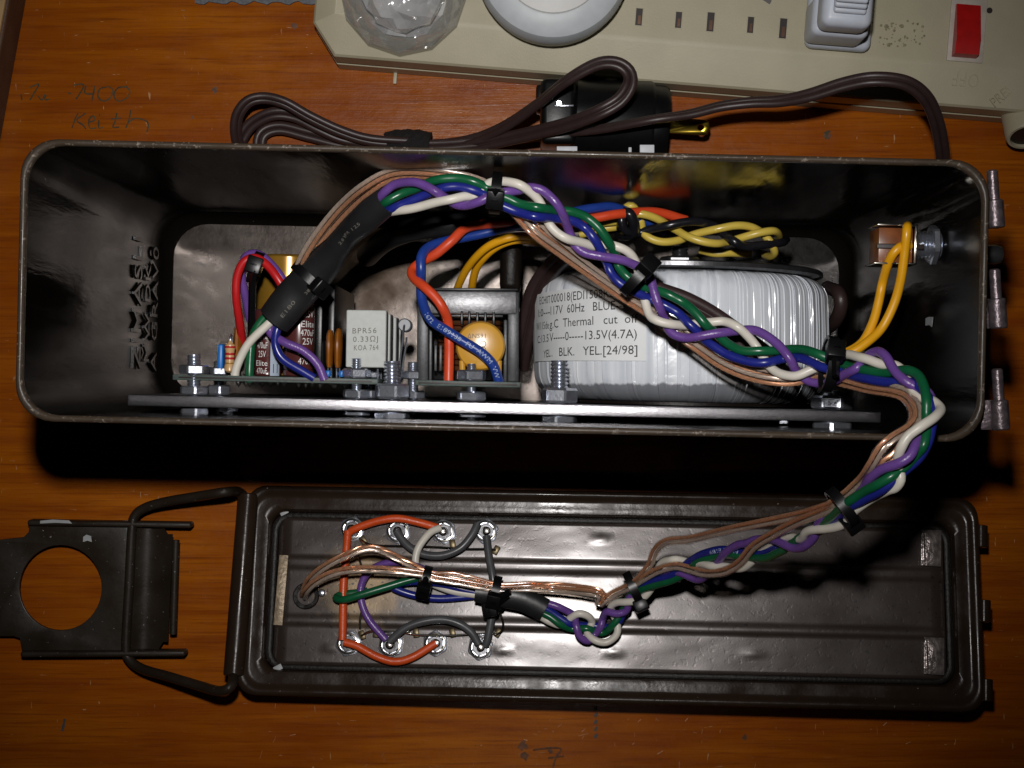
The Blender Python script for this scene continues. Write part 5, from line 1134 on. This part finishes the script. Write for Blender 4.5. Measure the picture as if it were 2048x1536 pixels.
# round puck light
pk = thing("puck_light", tuple(P(1108, -60, ZT)), "round pale grey night light with frosted white centre on the power strip", "night light")
pc = P(1107, -76, 50); pc.z = 0
bm = BM(); lathe(bm, [(ZT, 0), (ZT, 26.5), (ZT + 4, 28.5), (ZT + 12, 29.6), (ZT + 16, 29.4), (ZT + 19, 28.2), (ZT + 20.5, 26), (ZT + 22, 20.6), (ZT + 22, 20)], pc, V(0, 0, 1), 64); fin("housing", bm, MT["puck"], pk, 30)
bm = BM(); lathe(bm, [(ZT + 21.4, 20.3), (ZT + 22.6, 19.6), (ZT + 23.8, 14), (ZT + 24.4, 0)], pc, V(0, 0, 1), 56); fin("lens", bm, MT["puckwhite"], pk, 30)
# cut glass night light
cg = thing("crystal_light", tuple(P(803, -25, ZT)), "faceted cut-glass night light at the left end of the power strip", "night light")
gc = P(803, -32, 45); gc.z = 0
bm = BM(); rings = []; Nn = 12
for (z, r, ph) in ((ZT + 0.5, 18, 0), (ZT + 7, 25, 0.5), (ZT + 13, 23.5, 0), (ZT + 20, 19, 0.5), (ZT + 25, 12.5, 0)):
    rings.append([bm.verts.new(gc + V(r*math.cos(2*math.pi*(i+ph)/Nn + 0.2), r*math.sin(2*math.pi*(i+ph)/Nn + 0.2), z)) for i in range(Nn)])
for q_, (A, B) in enumerate(zip(rings, rings[1:])):
    for i in range(Nn):
        j = (i+1) % Nn
        if q_ % 2 == 0: bm.faces.new((A[i], A[j], B[i])); bm.faces.new((A[j], B[j], B[i]))
        else: bm.faces.new((A[i], A[j], B[j])); bm.faces.new((A[i], B[j], B[i]))
bm.faces.new(rings[-1]); bm.faces.new(rings[0][::-1])
fin("glass_dome", bm, MT["crystal"], cg, 0)
bm = BM(); lathe(bm, [(ZT + 0.2, 0), (ZT + 0.2, 17), (ZT + 0.4, 17), (ZT + 0.4, 0)], gc, V(0, 0, 1), 24)
bmesh.ops.create_icosphere(bm, subdivisions=3, radius=16, matrix=Matrix.Translation(gc + V(0, 0, ZT + 7)))
for v in bm.verts: v.co += V(mnoise.noise(v.co*0.4), mnoise.noise(v.co*0.4 + V(9, 0, 0)), 0.6*mnoise.noise(v.co*0.35 + V(0, 5, 0)))*3.0
fin("reflector", bm, MT["foil"], cg, 0)

# ================================================================= MAINS CORD AND PLUG behind the can
cord = thing("mains_flex", tuple(P(900, 240, 0)), "brown two-core power cord folded in loops behind the can and strapped together", "cord")
zip_cord("cord_length", [(820, 292, 12), (900, 290, 14), (1000, 280, 18), (1100, 268, 26), (1200, 258, 40), (1300, 240, 50), (1380, 228, 50), (1440, 213, 50), (1500, 205, 52), (1560, 202, 56), (1620, 190, 62), (1690, 168, 68), (1750, 158, 72), (1812, 166, 72), (1852, 196, 68), (1874, 245, 60), (1884, 300, 50), (1886, 340, 40)], 1.5, None, [25, 30, 60, 70, 50, 20, 0, 0], cat=None, parent=cord)
zip_cord("cord_length", [(830, 296, 10), (930, 284, 14), (1000, 258, 24), (1070, 212, 38), (1130, 164, 52), (1190, 130, 58), (1230, 126, 60), (1256, 142, 60), (1260, 168, 58), (1240, 200, 56), (1195, 226, 54), (1130, 250, 44), (1040, 272, 28), (930, 296, 14)], 1.5, None, [20, 30, 50, 60, 30, 10, 0, 0, 20], cat=None, parent=cord)
zip_cord("cord_length", [(820, 286, 14), (740, 280, 16), (680, 262, 18), (620, 234, 20), (570, 206, 22), (530, 196, 22), (497, 203, 22), (476, 230, 20), (472, 265, 16), (480, 300, 10)], 1.5, None, 60, cat=None, parent=cord)
zip_cord("cord_length", [(822, 290, 10), (700, 278, 11), (640, 256, 12), (590, 232, 12), (545, 228, 12), (504, 248, 10), (482, 278, 8), (470, 305, 7)], 1.5, None, 40, cat=None, parent=cord)
zip_cord("cord_length", [(822, 296, 6), (700, 288, 6), (620, 270, 6), (560, 256, 6), (525, 268, 6), (520, 300, 6), (540, 340, 6)], 1.5, None, 30, cat=None, parent=cord)
bm = BM(); tube(bm, spline([P(776, 296, 10), P(800, 290, 10), P(830, 290, 11), P(858, 295, 11)], 0.8), 6.2, 26)
for v in bm.verts: v.co += V(mnoise.noise(v.co*2.2), mnoise.noise(v.co*2.2 + V(4, 0, 0)), mnoise.noise(v.co*2.2 + V(0, 7, 0)))*0.7
fin("strap", bm, MT["velcro"], cord, 0, label="fuzzy black strap")
# black plug lying on its side
bp = thing("black_plug", tuple(P(1210, 240, 0)), "black round mains plug with brass prong lying on its side behind the can", "plug")
zc = 19.0; cpt = P(1230, 246, zc); AX = V(1, -0.06, 0).normalized()
x_of = lambda px: P(px, 246, zc + 8).x - cpt.x
bm = BM(); lathe(bm, [(x_of(1148), 0), (x_of(1148), 15.2), (x_of(1152), 16.4), (x_of(1300), 17.4), (x_of(1306), 16.8), (x_of(1307), 16.0), (x_of(1330), 15.8), (x_of(1337), 15.0), (x_of(1338), 0)], cpt, AX, 40); fin("plug_body", bm, MT["black"], bp, 30)
bm = BM(); box(bm, cpt + AX*x_of(1116) + V(0, 1, 3), (14, 26, 24), 2.5, None, 3); pcl = fin("cord_clamp", bm, MT["black"], bp)
bm = BM(); box(bm, P(1082, 200, 24), (4, 11, 9), 1.2); fin("clamp_screw_boss", bm, MT["black"], bp)
bm = BM(); box(bm, P(1128, 211, 36), (7.6, 0.8, 0.8), 0.2); cyl(bm, P(1118, 206, 35), P(1118, 206, 38), 1.0, 10); fin("clamp_screw", bm, MT["zinc"], pcl)
bm = BM(); box(bm, P(1134, 298, 36), (8, 2, 0.8), 0.2); box(bm, P(1294, 298, 40), (5.6, 3.2, 0.8), 0.2); box(bm, P(1260, 300, 40), (1.2, 2, 1), 0.2); fin("white_insert", bm, MT["white_tag"], bp)
bm = BM(); q = P(1378, 253, zc + 6)
ol = [(-9, -3.1), (6.0, -3.1), (7.6, -2.4), (8.2, 0), (7.6, 2.4), (6.0, 3.1), (-9, 3.1)]; hl = [(4.6 + 1.2*math.cos(t*math.pi/8), 1.2*math.sin(t*math.pi/8)) for t in range(16)]
prism(bm, ol, 1.5, Matrix.Translation(q) @ Matrix.Rotation(math.radians(-4), 4, 'Z') @ Matrix.Rotation(math.radians(14), 4, 'X'), [hl], 0.25); fin("prong", bm, MT["brass"], bp, 30)
bm = BM(); prism(bm, ol, 1.5, Matrix.Translation(P(1376, 330, zc + 6)), [hl], 0.25); fin("prong", bm, MT["brass"], bp, 30)

# ================================================================= EDGES OF THE PICTURE
# wooden block at the upper left
blk = thing("wooden_block", tuple(P(-30, 60, 0)), "wooden block with pale top and dark brown side at the upper left edge", "wood block")
wa, wb_ = P(57, -20, 0), P(-4, 316, 0); dv = (wb_ - wa).normalized(); nv = V(-dv.y, dv.x, 0)
if nv.x > 0: nv = -nv
bm = BM(); mid_ = (wa + wb_)/2; rotb = Matrix((nv, -dv, V(0, 0, 1))).transposed()
box(bm, mid_ + nv*30 + V(0, 0, 9.4), (60, (wb_-wa).length + 40, 18.8), 1.2, rotb, 3); fin("block_side", bm, MT["dark_wood"], blk)
bm = BM(); box(bm, mid_ + nv*31 + V(0, 0, 19.8), (60, (wb_-wa).length + 38, 2.0), 0.8, rotb, 2); fin("block_top", bm, MT["pale_wood"], blk)
# grey rag
bm = BM(); ra = [P(390 + 270*i/30.0, 6 + 3*math.sin(i*1.3) + random.uniform(-2, 2), 1.4) for i in range(31)]
lo = [bm.verts.new(v) for v in ra]; up = [bm.verts.new(v + V(0, 9, 1.5)) for v in ra]; b0 = [bm.verts.new(V(v.x, v.y, 0.1)) for v in ra]
up2 = [bm.verts.new(v + V(0, 30, 1.0)) for v in ra]
for i in range(30):
    bm.faces.new((lo[i], lo[i+1], up[i+1], up[i])); bm.faces.new((b0[i], b0[i+1], lo[i+1], lo[i])); bm.faces.new((up[i], up[i+1], up2[i+1], up2[i]))
fin("rag", bm, MT["rag"], None, 60, label="grey cloth edge at the top of the picture beside the power strip", cat="cloth")
